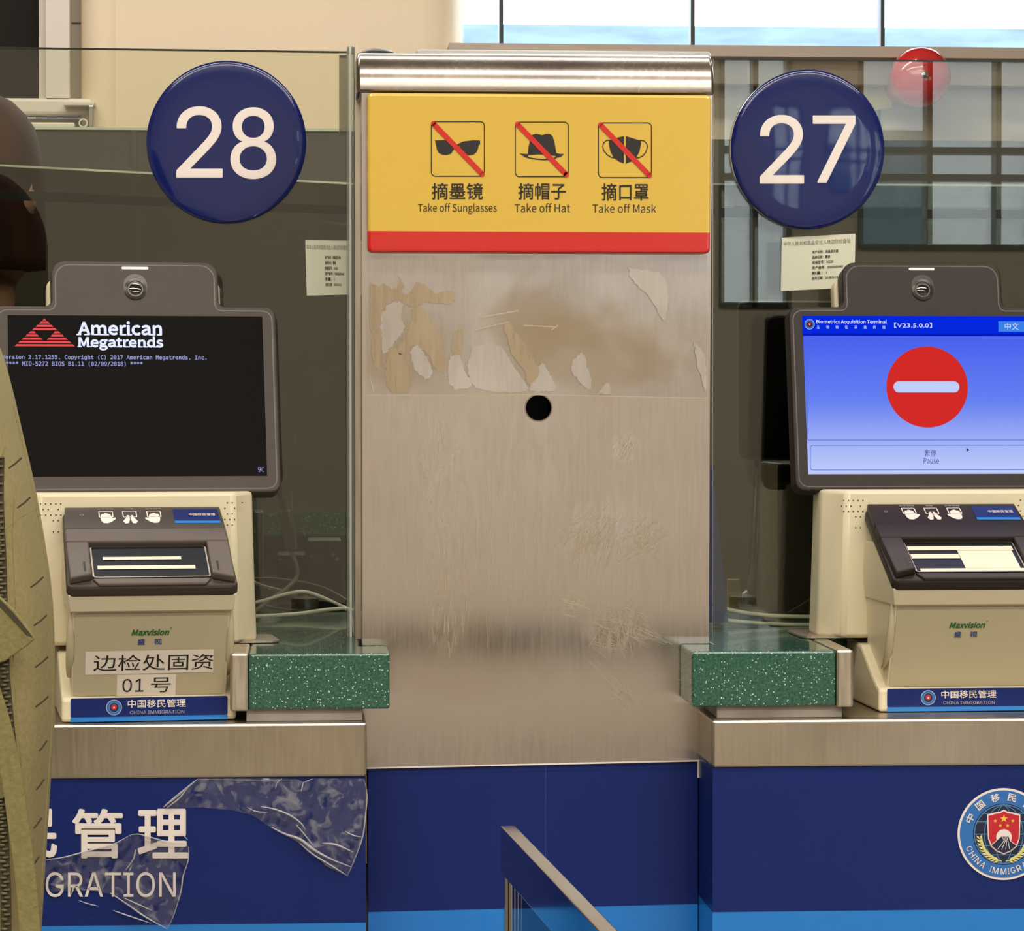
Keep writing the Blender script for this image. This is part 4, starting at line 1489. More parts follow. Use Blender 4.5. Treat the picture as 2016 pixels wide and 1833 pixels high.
    hwm, hs, ht, tw = 0.1415, 0.1935, 0.2410, 0.0840
    rr = 0.010

    def arc(cx, cy, r, a0, a1, n=6):
        return [(cx + r * math.cos(math.radians(a0 + (a1 - a0) * k / n)), cy + r * math.sin(math.radians(a0 + (a1 - a0) * k / n))) for k in range(n + 1)]

    def outline(i):
        rw = lambda v: hwm - i - 0.0
        return (arc(-hwm + rr + i, rr + i, rr, 180, 270) + arc(hwm - rr - i, rr + i, rr, 270, 360) + arc(hwm - rr - i, hs - rr - i, rr, 0, 90, 6)
                + [(tw - i + 0.006, hs - i), (tw - i + 0.0018, hs - i + 0.0018), (tw - i, hs - i + 0.006)]
                + arc(tw - 0.014 - i, ht - 0.014 - i, 0.014, 0, 90) + arc(-tw + 0.014 + i, ht - 0.014 - i, 0.014, 90, 180)
                + [(-tw + i, hs - i + 0.006), (-tw + i - 0.0018, hs - i + 0.0018), (-tw + i - 0.006, hs - i)] + arc(-hwm + rr + i, hs - rr - i, rr, 90, 180))
    MB().prism(mf, outline(0), -0.026, 0.0).build('monitor_housing', brown, t, bevel=0.0022, seg=3)
    rimm = MB().stroke(mf, outline(0.0042), 0.0012, 0.00015, closed=True)
    rimm.build('bezel_line', M['strip_plastic'], t, fix=False)
    MB().prism(mf, rrect(-tw - 0.004, 0.06, tw + 0.004, ht - 0.010, 0.01), -0.046, -0.0265).build('back_shell', M['cream_plastic'], t, bevel=0.003)
    sw, s0, s1 = 0.1275, 0.0172, 0.1835
    scr = MB().prism(mf, [(-sw, s0), (sw, s0), (sw, s1), (-sw, s1)], -0.001, 0.0004)
    MB().prism(mf, rrect(-0.0135, 0.2325, 0.0135, 0.2352, 0.0012, 3), 0.0, 0.0004).build('status_light', M['led'], t)
    ld = MB().prism(mf, rrect(-0.0118, 0.2005, 0.0118, 0.2275, 0.0115, 8), -0.001, 0.0003).build('camera_recess', M['strip_plastic'] if variant == 'dark' else M['black_plastic'], t)
    MB().lathe(mf, 0, 0.2115, [(0.0110, 0.0002), (0.0112, 0.0015), (0.0085, 0.0022), (0.0080, 0.0012)], 36).build('lens_ring', M['lens_ring'], ld, smooth='auto')
    MB().lathe(mf, 0, 0.2115, [(0.0080, 0.0006), (0.0060, 0.0014), (0.0030, 0.0018), (0.0004, 0.0019)], 32).build('lens', M['lens'], ld, smooth=True)
    if variant == 'dark':
        so = scr.build('screen', M['screen_black'], t)
        S = lambda px, py, h=0.0009: mf(-sw + (px - 3) / 534 * 2 * sw, s0 + (926 - py) / 305 * (s1 - s0), h)
        SF = lambda u, v, h=0.0: S(u, v, 0.0007 + h)
        redl = MB()
        for k_ in range(9):
            y0 = 627 + k_ * 6.2
            hw_ = 4 + k_ * 7.3
            y1 = y0 + 4.0
            if 4 <= k_ <= 6:
                gap = (18, 12, 5)[k_ - 4]
                redl.poly(SF, [(79 - hw_, y1), (79 - gap, y1), (79 - gap - 3, y0), (79 - hw_ + 4, y0)])
                redl.poly(SF, [(79 + gap, y1), (79 + hw_, y1), (79 + hw_ - 4, y0), (79 + gap + 3, y0)])
            else:
                redl.poly(SF, [(79 - hw_, y1), (79 + hw_, y1), (79 + hw_ - 4, y0), (79 - hw_ + 4, y0)])
        redl.build('triangle_logo', emit_mat('lit_red_pixels', lin(214, 70, 74), 1.0), so, fix=False)
        tx = MB().text(SF, 'American', 148, 659, 324, 632, 0, bold=0.04)
        tx.text(SF, 'Megatrends', 149, 688, 326, 661, 0, bold=0.035)
        # slab feet that give the letters their serifs
        for x in (150, 166, 186, 198, 208, 244, 256, 272, 303, 318):
            tx.poly(SF, [(x - 5, 659), (x + 5, 659), (x + 5, 656.5), (x - 5, 656.5)])
        for x in (152, 173, 232, 252, 266, 279, 290, 310):
            tx.poly(SF, [(x - 5, 682), (x + 4, 682), (x + 4, 679.7), (x - 5, 679.7)])
        tx.build('screen_title', emit_mat('lit_white_pixels', lin(214, 222, 255), 1.0), so, fix=False)
        sm = MB()
        sm.text(SF, 'Version 2.17.1255. Copyright (C) 2017 American Megatrends, Inc.', -10, 707, 416, 697, 0, bold=0.03, mono=True)
        sm.text(SF, '**** MIO-5272 BIOS B1.11 (02/09/2018) ****', -2, 719, 282, 709, 0, bold=0.03, mono=True)
        sm.text(SF, '9C', 518, 919, 531, 910, 0, mono=True)
        sm.build('screen_text', emit_mat('lit_blue_grey_pixels', lin(140, 144, 196), 0.9), so, fix=False)
    else:
        gm = bpy.data.materials.new('lit_blue_screen')
        gm.use_nodes = True
        nt = gm.node_tree
        nt.nodes.remove(nt.nodes['Principled BSDF'])
        tc = N(gm, 'ShaderNodeTexCoord')
        sx = N(gm, 'ShaderNodeSeparateXYZ')
        L(gm, tc.outputs['Generated'], sx.inputs[0])
        cr_ = N(gm, 'ShaderNodeValToRGB')
        el = cr_.color_ramp.elements
        el[0].position, el[0].color = 0.0, lin(196, 208, 255)
        el[1].position, el[1].color = 1.0, lin(56, 84, 240)
        e2 = el.new(0.45)
        e2.color = lin(104, 132, 246)
        L(gm, sx.outputs[2], cr_.inputs[0])
        em = N(gm, 'ShaderNodeEmission')
        em.inputs[1].default_value = 0.78
        L(gm, cr_.outputs[0], em.inputs[0])
        L(gm, em.outputs[0], nt.nodes['Material Output'].inputs['Surface'])
        so = scr.build('screen', gm, t)
        E = lambda n_, c_, s_=1.0: emit_mat('lit_' + n_, c_, s_ * 0.78)
        S = lambda px, py, h=0.0: mf(-sw + (px - 1590 - (py - 621) * 0.032) / 494 * 2 * sw, s0 + (932 - py) / 311 * (s1 - s0), 0.0007 + h)
        deep = MB()
        deep.poly(S, [(1590, 656), (2084, 656), (2084, 621), (1590, 621)])
        deep.build('title_bar', E('title_blue', lin(4, 40, 224)), so)
        MB().poly(S, [(1591, 661), (2085, 661), (2085, 656), (1591, 656)], 0.0001).build('title_shadow', E('dark_blue', lin(6, 26, 190)), so)
        lnb = MB()
        for box in ((1598, 662, 2078, 866), (1604, 876, 2078, 924)):
            lnb.stroke(S, rrect(*box, 5), 1.3, 0.0002, closed=True)
        lnb.build('frame_lines', E('frame_line', lin(84, 108, 214)), so)
        tw_ = MB().text(S, 'Biometrics Acquisition Terminal', 1618, 638, 1761, 629, 0.0002, bold=0.02)
        for i, ch in enumerate('生物特征采集终端'):
            tw_.text(S, ch, 1619 + 19 * i, 647, 1625 + 19 * i, 640, 0.0002)
        tw_.build('title_lettering', E('white', lin(225, 230, 255)), so)
        tw_ = MB()
        tw_.text(S, '【V23.5.0.0】', 1776, 645, 1853, 634, 0.0002, bold=0.008)
        tw_.build('version_lettering', E('white', lin(225, 230, 255)), so)
        tw_ = MB().text(S, '中文', 2002, 648, 2030, 634, 0.0004)
        tw_.build('language_lettering', E('white', lin(225, 230, 255)), so)
        MB().poly(S, [(1989, 652), (2078, 652), (2078, 631), (1989, 631)], 0.0002).build('language_button', E('sky_blue', lin(60, 130, 235)), so)
        emblem(S, 1604.5, 638, 10, so, -1, False, True, 0.0001, emis={k_: E('emblem_' + k_, tuple(M[k_].node_tree.nodes['Principled BSDF'].inputs['Base Color'].default_value), 1.1) for k_ in ('white_print', 'emblem_blue', 'emblem_navy', 'emblem_line', 'emblem_red')})
        cc = (1841.5, 761.5)
        kx = 494 / (2 * sw) * (s1 - s0) / 311
        SR = lambda u, v, h=0.0: S(cc[0] + u * kx, cc[1] + v, h)
        rdm = MB().disc(SR, 0, 0, 80, 0.0002, 72)
        rdm.build('stop_disc', E('stop_red', lin(214, 44, 40)), so)
        MB().poly(SR, rrect(-66, -11, 63, 11, 10.5, 8), 0.0004).build('stop_bar', E('bar_white', lin(196, 210, 255)), so)
        pw = MB().text(S, '暂停', 1834, 898, 1858, 886, 0.0003)
        pw.text(S, 'Pause', 1832, 912, 1863, 901, 0.0003)
        pw.build('button_lettering', E('ink_blue', lin(44, 52, 120)), so)
        pw = MB().poly(S, [(1919, 881), (1919, 890), (1922, 887.5), (1926, 886.5)], 0.0003)
        pw.build('cursor', E('ink_blue', lin(44, 52, 120)), so)
    return t


terminal('biometric terminal with a black start-up screen and white asset labels, left of the pillar', (-0.148, -0.085, ZC), math.radians(7.0), 1.0, 'dark')
terminal('biometric terminal showing a red stop symbol on a blue screen, right of the pillar', (0.644, -0.045, ZC), math.radians(1.5), 1.0, 'blue')

# ------------------------------------------------------------------ things inside the right booth
mon = thing('desk_monitor', (X(1500, 0.36), 0.36, ZS), 'black desk monitor seen from behind, at the right of the pillar', 'monitor')
MB().box(un(1452, 700, 0.36).x, un(1800, 700, 0.36).x, 0.345, 0.375, Z(1500, 905, 0.36), Z(1500, 592, 0.36)).build('casing', M['black_plastic'], mon, bevel=0.008, local=False)
MB().tube([un(1478, 1190, 0.37), un(1484, 1060, 0.37), un(1490, 940, 0.37), un(1490, 880, 0.372)], [0.006, 0.005, 0.004, 0.004], 12).build('stand', M['chrome'], mon, smooth=True, local=False)
MB().prism(PL((un(1484, 1000, 0.38).x, 0.39, ZS), (1, 0, 0), (0, 1, 0)), rrect(-0.03, -0.05, 0.022, 0.05, 0.02), 0.0005, 0.008).build('foot', M['black_plastic'], mon, bevel=0.002, local=False)
tw = thing('computer_tower', (X(1640, 0.44), 0.46, ZS), 'black computer tower beside the stand of the black monitor', 'computer')
MB().box(un(1532, 1000, 0.40).x, un(1790, 1000, 0.40).x, 0.40, 0.54, ZS + 0.0005, Z(1560, 912, 0.40)).build('case', M['black_plastic'], tw, bevel=0.004, local=False)
g = MB()
for i in range(7):
    u = 1552 + 8 * i
    g.poly(PX(0.3995), [(u, 972), (u + 3, 972), (u + 3, 979), (u, 979)])
g.build('vents', M['dark_plastic'], tw, local=False)
fo = MB().prism(PX(0.222), [(1396, 915), (1403, 915), (1434, 1226), (1396, 1226)], -0.004, 0.0)
tag(fo.build('folder', M['folder']), 'blue card folder standing upright right behind the pillar', 'folder')


def cable(label, pts, r, m, group=None):
    p = smoothline([un(*q) for q in pts], 8)
    o = MB().tube(p, r, 8).build('cable', M[m], smooth=True)
    return tag(o, label, 'cable', group)


cable('white cable, the upper of two lying behind the right glass', [(1380, 1187, .243), (1430, 1199, .243), (1480, 1208, .243), (1540, 1213, .243), (1620, 1214, .243), (1700, 1210, .243)], 0.0022, 'white_cable')
cable('white cable, the lower of two lying behind the right glass', [(1380, 1210, .234), (1430, 1221, .234), (1500, 1227, .234), (1560, 1230, .234), (1640, 1229, .234), (1720, 1224, .234)], 0.0020, 'white_cable')
cable('thin dark cable leaning against the black computer tower', [(1552, 1206, .385), (1570, 1196, .38), (1592, 1182, .38), (1640, 1150, .385)], 0.0012, 'grey_cable')
cl_ = MB().tube([un(1462, 1190, .33), un(1462, 1172, .33), un(1472, 1166, .33)], 0.003, 8)
tag(cl_.build('clip', M['chrome'], smooth=True), 'small bright metal clip at the foot of the black monitor', 'clip')
kn = MB()
kn.box(un(1432, 1150, .31).x, un(1455, 1150, .31).x, 0.305, 0.315, ZS, Z(1440, 1140, .31))
tag(kn.build('note_stub', M['yellow_card'], bevel=0.001), 'small crumpled yellow stub beside the blue folder', 'paper')

# ------------------------------------------------------------------ things inside the left booth
cable('white cable, the lower of two lying behind the left glass', [(440, 1214, .35), (520, 1213, .36), (590, 1208, .38), (640, 1201, .39), (675, 1198, .40), (690, 1202, .40), (700, 1200, .40)], 0.0022, 'white_cable')
cable('white cable arching above the other one behind the left glass', [(470, 1190, .38), (512, 1184, .38), (560, 1170, .39), (600, 1165, .40), (640, 1178, .41), (672, 1193, .42), (700, 1203, .42)], 0.0018, 'white_cable')
cable('dark cable hanging from the power adapter behind the left glass', [(572, 1085, .41), (583, 1110, .41), (584, 1135, .41), (565, 1158, .40), (540, 1175, .39), (500, 1205, .37)], 0.0024, 'grey_cable')
cable('thick black cable sagging low behind the left glass', [(480, 1142, .535), (540, 1142, .535), (610, 1152, .535), (650, 1166, .535), (690, 1190, .53)], 0.003, 'dark_cable')
cable('pale cable end lying among black cables behind the left glass', [(500, 1146, .53), (520, 1154, .53), (552, 1162, .53), (585, 1172, .53)], 0.0018, 'white_cable')
cable('black cable curling along the ledge behind the left glass', [(480, 1186, .47), (520, 1193, .47), (570, 1202, .46), (640, 1206, .49), (700, 1198, .50)], 0.0018, 'dark_cable')
ad = thing('power_adapter', un(568, 1050, .41), 'dark power adapter hanging by its lead behind the left glass', 'power adapter')
MB().tube([un(560, 1005, .41), un(569, 1045, .41), un(573, 1083, .41)], [0.009, 0.010, 0.010], 4).build('brick', M['dark_plastic'], ad, bevel=0.002, local=False)
MB().tube(smoothline([un(545, 900, .40), un(549, 955, .405), un(552, 980, .41), un(559, 1005, .41)], 5), 0.003, 8).build('lead', M['dark_cable'], ad, local=False)
for (u0, u1, v0, v1, y, lab, mm) in ((606, 672, 1064, 1215, 0.62, 'dark grey box standing close to the pillar behind the left glass', 'dark_plastic'),
                                     (545, 602, 1092, 1215, 0.60, 'black box with screws beside the dark grey box behind the left glass', 'black_plastic'),
                                     (484, 517, 1008, 1215, 0.60, 'tall black post with a chrome rod next to the left terminal', 'black_plastic')):
    e = thing('equipment_box' if u0 > 500 else 'equipment_post', (X((u0 + u1) / 2, y), y, 0.0), lab, 'equipment')
    MB().box(un(u0, 1100, y).x, un(u1, 1100, y).x, y, y + 0.08, 0.0, Z(u0, v0, y)).build('casing', M[mm], e, bevel=0.002, local=False)
    if u0 > 600:
        s = MB()
        for (a, c) in ((656, 1092), (664, 1101), (613, 1096)):
            MB().disc(PX(y - 0.0006), a, c, 4, 0, 16).build('screw', M['screw'], e, local=False)
    elif u0 > 530:
        s = MB()
        for (a, c) in ((552, 1101), (596, 1096), (600, 1146)):
            MB().disc(PX(y - 0.0006), a, c, 2.5, 0, 16).build('screw', M['screw'], e, local=False)
    else:
        MB().tube([un(500, 1005, y - 0.01), un(503, 1098, y - 0.01)], 0.0012, 8).build('rod', M['chrome'], e, local=False)
sh = thing('stone_shelf', (X(600, 1.40), 1.45, Z(600, 1052, 1.40)), 'narrow green stone shelf on the dark partition behind the left glass', 'shelf')
MB().box(-0.5, un(700, 1030, 1.40).x, 1.40, 1.4995, Z(600, 1054, 1.40), Z(600, 1006, 1.40)).build('slab', M['stone'], sh, local=False)

# ------------------------------------------------------------------ alarm bell and yellow panel on the far wall
bell = thing('alarm_bell', un(1808, 154, FY - 0.03), 'round red alarm bell on the far wall under the window', 'alarm bell')
BF = PX(FY - 0.1)
MB().lathe(BF, 1808, 154, [(50, -0.145), (50, 0.0), (58, 0.005), (59, 0.02), (57, 0.05), (48, 0.075), (30, 0.09), (12, 0.094), (1, 0.095)], 48).build('dome', M['red_bell'], bell, smooth='auto', local=False)
MB().lathe(BF, 1808, 154, [(7, 0.094), (7, 0.10), (1, 0.102)], 16).build('centre_bolt', M['chrome'], bell, local=False)
ny = MB().prism(PX(FY + 0.045), [(1692, 147), (1752, 143), (1756, 213), (1696, 219)], 0.0, 0.004)  # flat pale yellow panel, slightly skewed
tag(ny.build('yellow_panel', M['yellow_card']), 'pale yellow panel on the far wall left of the red bell', 'notice')

# ------------------------------------------------------------------ barrier rail in front of the pillar
PA = un(985, 1626, -0.20)
zr = PA.z
def at_z(px, py, z):
    d = RM @ Vector((px - W / 2, -(py - H / 2), -FPX))
    t_ = (z - CAM.z) / d.z
    return CAM + d * t_
qa, qb = at_z(985, 1626, zr), at_z(1172, 1833, zr)
ra, rb_ = at_z(1015, 1626, zr), at_z(1225, 1833, zr)
dirv = ((qb - qa).normalized() + (rb_ - ra).normalized()).normalized()
sdv = Vector((-dirv.y, dirv.x, 0)).normalized()
wd = 0.0142
rail = thing('barrier_rail', (qa.x, qa.y, 0), 'steel barrier with glass infill running out from the foot of the pillar', 'barrier')
if sdv.x < 0: sdv = -sdv
tp = MB()
e = qa + dirv * 1.25
h_ = 0.043
rings = []
for p in (qa, e):
    rings.append([p, p + sdv * wd, p + sdv * wd - Vector((0, 0, h_)), p - Vector((0, 0, h_))])
tp.loft(rings).build('top_bar', M['steel_rail'], rail, bevel=0.0012, local=False)
for k_ in (0.004, 1.235):
    p0 = qa + dirv * k_ + sdv * 0.002
    ps = MB()
    r_ = [p0, p0 + sdv * 0.010, p0 + sdv * 0.010 + dirv * 0.012, p0 + dirv * 0.012]
    ps.loft([[Vector((v.x, v.y, z)) for v in r_] for z in (0.0, zr - h_)])
    ps.build('post', M['steel_rail'], rail, bevel=0.001, local=False)
gi = MB()
p0, p1 = qa + dirv * 0.02 + sdv * 0.0055, qa + dirv * 1.23 + sdv * 0.0055
r_ = [p0, p1, p1 + sdv * 0.003, p0 + sdv * 0.003]
gi.loft([[Vector((v.x, v.y, z)) for v in r_] for z in (0.12, zr - h_ - 0.0005)])
gi.build('glass_infill', M['barrier_glass'], rail, local=False)

# ------------------------------------------------------------------ queue belt behind the viewer, mirrored in the pillar
qb_ = thing('belt_barrier', (0.48, -3.3, 0), 'dark queue belt between two posts, mirrored as a dark band low in the steel pillar', 'barrier')
bz = [(0.02, 0.945), (0.2, 0.928), (0.4, 0.916), (0.6, 0.906), (0.8, 0.902), (0.95, 0.912)]
bp_ = smoothline([Vector((x, -3.3, z)) for x, z in bz], 6)
MB().loft([[p + Vector((0, dy, dz)) for dy, dz in ((-0.001, -0.03), (0.001, -0.03), (0.001, 0.03), (-0.001, 0.03))] for p in bp_]).build('belt', M['black_plastic'], qb_, local=False)
for x in (0.0, 0.97):
    MB().lathe(PL((x, -3.3, 0), (1, 0, 0), (0, 1, 0)), 0, 0, [(0.16, 0.0), (0.16, 0.012), (0.03, 0.03), (0.021, 0.04), (0.021, 0.86), (0.03, 0.865), (0.03, 0.98), (0.001, 0.985)], 32).build('post', M['trim_steel'], qb_, smooth='auto', local=False)

# ------------------------------------------------------------------ olive backpack in the left foreground
BY = -1.10
bk = thing('backpack', (un(-180, 1833, BY + 0.1).x, BY + 0.1, un(0, 1833, BY).z), 'olive green pack with zips and slits standing before the left counter', 'backpack')
edge = [(-70, 560), (-30, 625), (0, 690), (22, 765), (42, 850), (62, 935), (77, 1010), (92, 1100), (103, 1190), (107, 1300), (107, 1420), (99, 1540), (90, 1680), (80, 1833), (66, 1960), (30, 2060), (-40, 2110)]
rings = []
nseg = 28
xleft = un(-560, 1200, BY).x
YC = BY + 0.10


def sec(px, py, shrink=0.0):
    p = un(px, py, BY + 0.135)
    xr_ = p.x - shrink
    cx, hwx = (xr_ + xleft) / 2, (xr_ - xleft) / 2
    hy_ = 0.10 - shrink
    r = []
    for k in range(nseg):
        a = 2 * PI * k / nseg
        c_, s_ = math.cos(a), math.sin(a)
        r.append(Vector((cx + hwx * math.copysign(abs(c_) ** 0.42, c_), YC + hy_ * math.copysign(abs(s_) ** 0.42, s_), p.z)))
    return r


el = smoothline([Vector((u, v, 0)) for u, v in edge], 4)
rings = [sec(p.x, p.y) for p in el]
MB().loft(rings).build('pack_body', M['olive_cloth'], bk, smooth='auto', local=False)
YF = YC - 0.1035
BFm = PX(YF)


def ep(py):
    for i in range(len(el) - 1):
        if el[i].y <= py <= el[i + 1].y:
            f = (py - el[i].y) / (el[i + 1].y - el[i].y)
            return el[i].x + (el[i + 1].x - el[i].x) * f
    return 0


# laser-cut slits running down the right flank
for y in (905, 983, 1140, 1215, 1297, 1375, 1462, 1538, 1614, 1690, 1766):
    x1 = ep(y) - 12
    ln_ = 26 if y < 1450 else 16
    c_ = [(x1 - ln_, y + 17), (x1 - ln_ * 0.5, y + 8), (x1, y - 4)]
    MB().stroke(BFm, c_, 3.6, 0.0004).build('slit', M['zip_tape'], bk, local=False, fix=False)
st = MB()
st.stroke(BFm, [(ep(y) - 4, y) for y in range(800, 1834, 30)], 2.0, 0.0003)
st.stroke(BFm, [(10, 880), (4, 900), (-6, 950)], 3.0, 0.0003)
st.stroke(BFm, [(28, 985), (24, 1060), (27, 1120), (30, 1200)], 2.2, 0.0003)
st.stroke(BFm, [(26, 1290), (30, 1370), (36, 1450), (42, 1510)], 2.2, 0.0003)
st.stroke(BFm, [(10, 1044), (40, 1020), (76, 1000)], 1.6, 0.0003)
st.build('seams', M['olive_web'], bk, local=False, fix=False)


def zipper(pts):
    line = smoothline([Vector((u, v, 0)) for u, v in pts], 10)
    tp_ = MB().stroke(BFm, [(p.x, p.y) for p in line], 22, 0.0003)
    z_ = tp_.build('zip_tape', M['zip_tape'], bk, local=False, fix=False)
    c_ = MB()
    acc, k_ = 0.0, 0
    for i in range(len(line) - 1):
        d = line[i + 1] - line[i]
        nn = Vector((-d.y, d.x, 0)).normalized()
        m_ = max(1, int(d.length / 5.2))
        for j in range(m_):
            p = line[i] + d * (j / m_)
            s = 1 if k_ % 2 else -1
            k_ += 1
            a, b_ = p + nn * s * 8, p - nn * s * 2
            c_.tube([BFm(a.x, a.y, 0.0004), BFm((a.x + b_.x) / 2, (a.y + b_.y) / 2, 0.0018), BFm(b_.x, b_.y, 0.0009)], 0.0008, 5)
    c_.build('zip_coil', M['zip'], z_, local=False)


zipper([(-2, 900), (-3, 990), (2, 1100), (4, 1180), (6, 1260), (10, 1340), (17, 1420), (26, 1500), (34, 1560)])
zipper([(2, 1570), (6, 1640), (10, 1720), (12, 1800), (12, 1900)])
# folded webbing tab and hanging strap
wb_ = MB()
wb_.prism(PX(YF - 0.002), [(-60, 1130), (-5, 1168), (30, 1200), (60, 1240), (70, 1257), (58, 1268), (10, 1302), (-60, 1316)], 0.0, 0.004)
wbo = wb_.build('webbing_tab', M['olive_web'], bk, bevel=0.001, local=False)
MB().poly(PX(YF - 0.0063), [(-5, 1175), (26, 1206), (56, 1243), (66, 1256), (52, 1250), (20, 1216), (-8, 1186)], 0.0001).build('tab_fold', M['zip_tape'], wbo, local=False)
stp = MB()
stl = smoothline([Vector((u, v, 0)) for u, v in [(-30, 1320), (2, 1420), (24, 1520), (38, 1620), (52, 1720), (62, 1840), (66, 1950)]], 6)
for i in range(len(stl) - 1):
    pass
L_, R_ = [], []
for i, p in enumerate(stl):
    L_.append((p.x - 22 - (8 if i < 8 else 0), p.y))
    R_.append((p.x + 18, p.y - 4))
for a in range(len(stl) - 1):
    stp.prism(PX(YF - 0.0022), [L_[a], R_[a], R_[a + 1], L_[a + 1]], 0.0, 0.0025)
stp.build('hanging_strap', M['olive_web'], bk, local=False)

# ------------------------------------------------------------------ officer standing in the left booth
OY = 0.98
hc = un(-45, 395, OY)
off = thing('person', (hc.x, OY, 0), 'person with brown hair in dark clothes behind the left glass', 'person', math.radians(150))


def skin(name, verts, edges, m, parent, sub=2):
    me = bpy.data.meshes.new(name)
    me.from_pydata([v[0] for v in verts], edges, [])
    o = bpy.data.objects.new(name, me)
    COL.objects.link(o)
    o.parent = parent
    md = o.modifiers.new('skin', 'SKIN')
    md.use_smooth_shade = True
    sv = me.skin_vertices[0].data
    for i, v in enumerate(verts):
        sv[i].radius = v[1] if isinstance(v[1], tuple) else (v[1], v[1])
        sv[i].use_root = (i == 0)
    s = o.modifiers.new('sub', 'SUBSURF')
    s.levels = s.render_levels = sub
    me.materials.append(m)
    return o


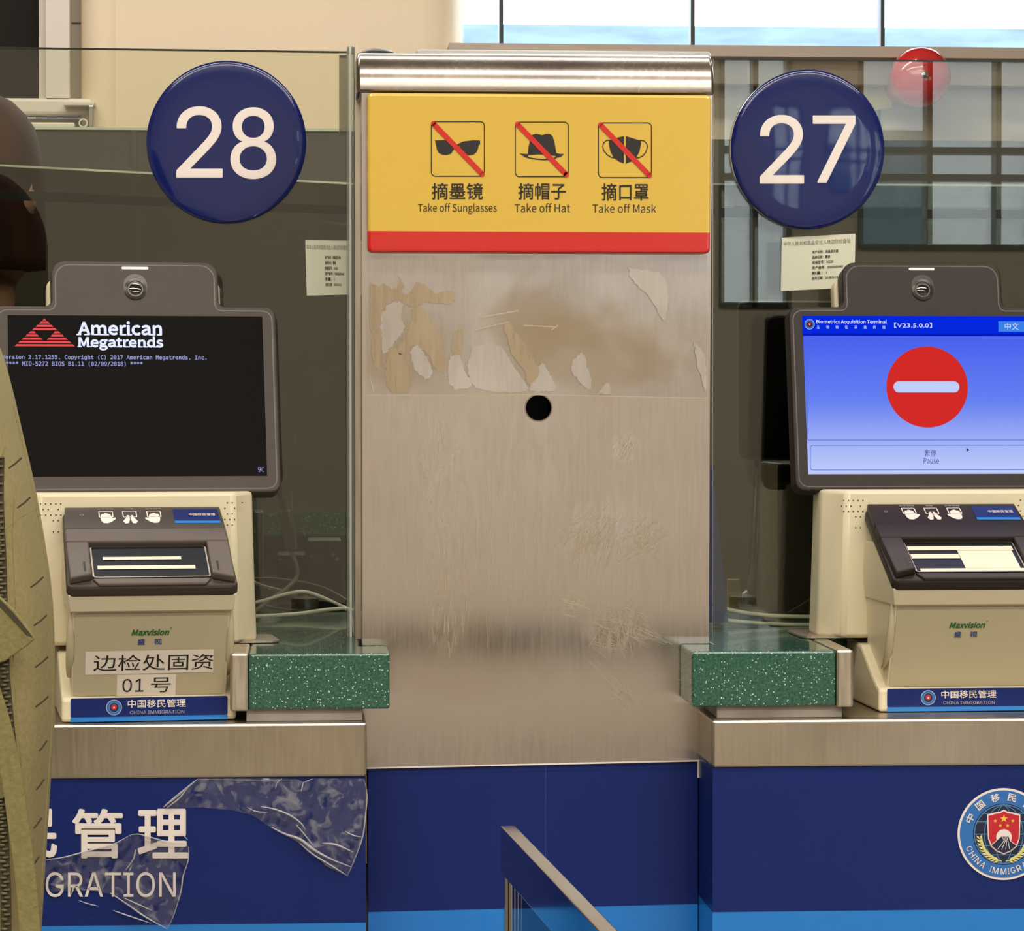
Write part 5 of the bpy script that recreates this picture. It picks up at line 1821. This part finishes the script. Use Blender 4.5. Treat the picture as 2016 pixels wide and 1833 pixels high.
def figure(off, hz, cloth, lanyard=True):
    # body: pelvis first, then spine, legs, arms (facing the viewer's right, slightly down)
    V = [((0, 0, 0.56 * hz), (0.15, 0.11)), ((0, 0, 0.68 * hz), (0.14, 0.10)), ((0, 0, 0.79 * hz), (0.17, 0.11)), ((0, 0.0, hz - 0.22), (0.12, 0.08)), ((0, -0.01, hz - 0.14), 0.055),
         ((-0.10, 0, 0.52 * hz), 0.085), ((-0.11, -0.02, 0.28 * hz), 0.06), ((-0.11, 0.02, 0.09), 0.045), ((-0.11, -0.12, 0.04), 0.035),
         ((0.10, 0, 0.52 * hz), 0.085), ((0.11, -0.02, 0.28 * hz), 0.06), ((0.11, 0.02, 0.09), 0.045), ((0.11, -0.12, 0.04), 0.035),
         ((-0.19, 0, hz - 0.25), 0.06), ((-0.25, -0.02, hz - 0.52), 0.048), ((-0.17, -0.22, hz - 0.58), 0.036),
         ((0.17, 0, hz - 0.25), 0.06), ((0.20, -0.03, hz - 0.46), 0.048), ((0.13, -0.18, hz - 0.50), 0.036)]
    E_ = [(0, 1), (1, 2), (2, 3), (3, 4), (0, 5), (5, 6), (6, 7), (7, 8), (0, 9), (9, 10), (10, 11), (11, 12), (3, 13), (13, 14), (14, 15), (3, 16), (16, 17), (17, 18)]
    skin('clothing', V, E_, cloth, off)
    # head
    hd = MB()
    rr_ = []
    for k in range(19):
        f = k / 18
        z = -0.135 + 0.255 * f
        w_ = math.sin(PI * min(1, max(0.03, (f * 0.97 + 0.015)))) ** 0.55
        jaw = 0.75 + 0.25 * min(1, f / 0.45)
        ring_ = []
        for i in range(24):
            a = 2 * PI * i / 24
            x, y = math.cos(a), math.sin(a)
            px_, py_ = 0.076 * w_ * jaw * x, 0.096 * w_ * y * (1.0 if y > 0 else (0.9 + 0.1 * jaw))
            if y < -0.75 and 0.30 < f < 0.55:                      # nose
                py_ -= 0.022 * (1 - abs(f - 0.40) / 0.15) * max(0, (-y - 0.75) / 0.25) if abs(f - 0.40) < 0.15 else 0
            ring_.append((px_, py_ + (-0.012 if f < 0.3 else 0), hz + z))
        rr_.append(ring_)
    hd.loft(rr_)
    nk = hd.tube([(0, 0.01, hz - 0.20), (0, 0.0, hz - 0.10)], 0.05, 16)
    hd.build('head', M['skin'], off, smooth=True)
    for s in (-1, 1):
        fe = MB()
        fe.lathe(PL((s * 0.030, -0.082, hz + 0.005), (1, 0, 0), (0, 0, 1)), 0, 0, [(0.011, 0), (0.008, 0.004), (0.001, 0.006)], 16)
        fe.build('eye', M['black'], off, smooth=True)
    fe = MB()
    fe.box(-0.02, 0.02, -0.098, -0.088, hz - 0.069, hz - 0.064)
    fe.build('mouth', mat('lips', lin(150, 84, 78), 0.5), off)
    for s in (-1, 1):
        ea = MB()
        ea.tube([(s * 0.076, 0.0, hz - 0.03), (s * 0.086, 0.012, hz - 0.005), (s * 0.080, 0.006, hz + 0.022)], [0.008, 0.012, 0.009], 8)
        ea.build('ear', M['skin'], off, smooth=True)
    hr_ = MB()
    rr_ = []
    for k in range(15):
        f = k / 14
        z = -0.09 + 0.235 * f
        w_ = math.sqrt(max(0.0, 1 - max(0, (z - 0.02) / 0.126) ** 2))
        w_ = max(w_, 0.04)
        ring_ = []
        for i in range(32):
            a = 2 * PI * i / 32
            x, y = math.cos(a), math.sin(a)
            front = max(0, -y - 0.35) / 0.65 * (1 if z < 0.06 else max(0, 1 - (z - 0.06) / 0.03))
            k_ = 1 - 0.30 * front
            wob = 1 + 0.025 * noise.noise(Vector((x * 3, y * 3, z * 9)))
            ring_.append((0.090 * w_ * x * k_ * wob, (0.112 * w_ * y * k_ + 0.008) * wob, hz + z))
        rr_.append(ring_)
    hr_.loft(rr_)
    hr_.build('hair', M['hair'], off, smooth=True)
    if lanyard:
        MB().tube(smoothline([(-0.05, -0.10, hz - 0.22), (0.02, -0.125, hz - 0.36), (0.05, -0.13, hz - 0.40)], 6), 0.004, 6).build('lanyard', M['lanyard'], off)
    # hands: palm and five fingers each, resting together over the ledge
    for s, wx, wy, wz in ((-1, -0.17, -0.22, hz - 0.58), (1, 0.13, -0.18, hz - 0.50)):
        o_ = Vector((wx, wy, wz))
        vv = [((o_.x, o_.y, o_.z), 0.026), ((o_.x, o_.y - 0.05, o_.z - 0.008), (0.036, 0.016))]
        ee = [(0, 1)]
        for k in range(4):
            b0 = o_ + Vector(((-0.024 + 0.016 * k), -0.075, -0.010))
            ll = (0.028, 0.033, 0.030, 0.023)[k]
            i0 = len(vv)
            vv += [(tuple(b0), 0.009), (tuple(b0 + Vector((0, -ll, -0.006))), 0.008), (tuple(b0 + Vector((0, -ll * 1.7, -0.022))), 0.007)]
            ee += [(1, i0), (i0, i0 + 1), (i0 + 1, i0 + 2)]
        i0 = len(vv)
        t0 = o_ + Vector((-s * 0.034, -0.03, -0.006))
        vv += [(tuple(t0), 0.010), (tuple(t0 + Vector((-s * 0.014, -0.03, -0.006))), 0.008)]
        ee += [(0, i0), (i0, i0 + 1)]
        skin('hand', vv, ee, M['skin'], off, 1)


figure(off, hc.z, M['uniform'])

# ------------------------------------------------------------------ the wearer of the olive pack, just beyond the left edge of the view
wx_ = xleft - 0.125
wear = thing('person', (wx_, YC, 0), 'person in dark clothes wearing the olive pack, beside the left edge of the view', 'person', math.radians(-90))
figure(wear, 1.60, mat('black_jacket_cloth', lin(34, 34, 36), 0.85), False)
for s_ in (-1, 1):
    y_ = YC + s_ * 0.075
    MB().tube(smoothline([(xleft + 0.03, y_, 1.40), (xleft - 0.03, y_, 1.455), (wx_, y_ + s_ * 0.02, 1.465), (wx_ - 0.10, y_ + s_ * 0.03, 1.40), (wx_ - 0.135, y_ + s_ * 0.05, 1.25), (wx_ - 0.06, y_ + s_ * 0.11, 1.10), (xleft + 0.02, y_ + s_ * 0.01, 1.04)], 6), 0.018, 8, 0.35).build('shoulder_strap', M['olive_web'], bk, smooth=True, local=False)
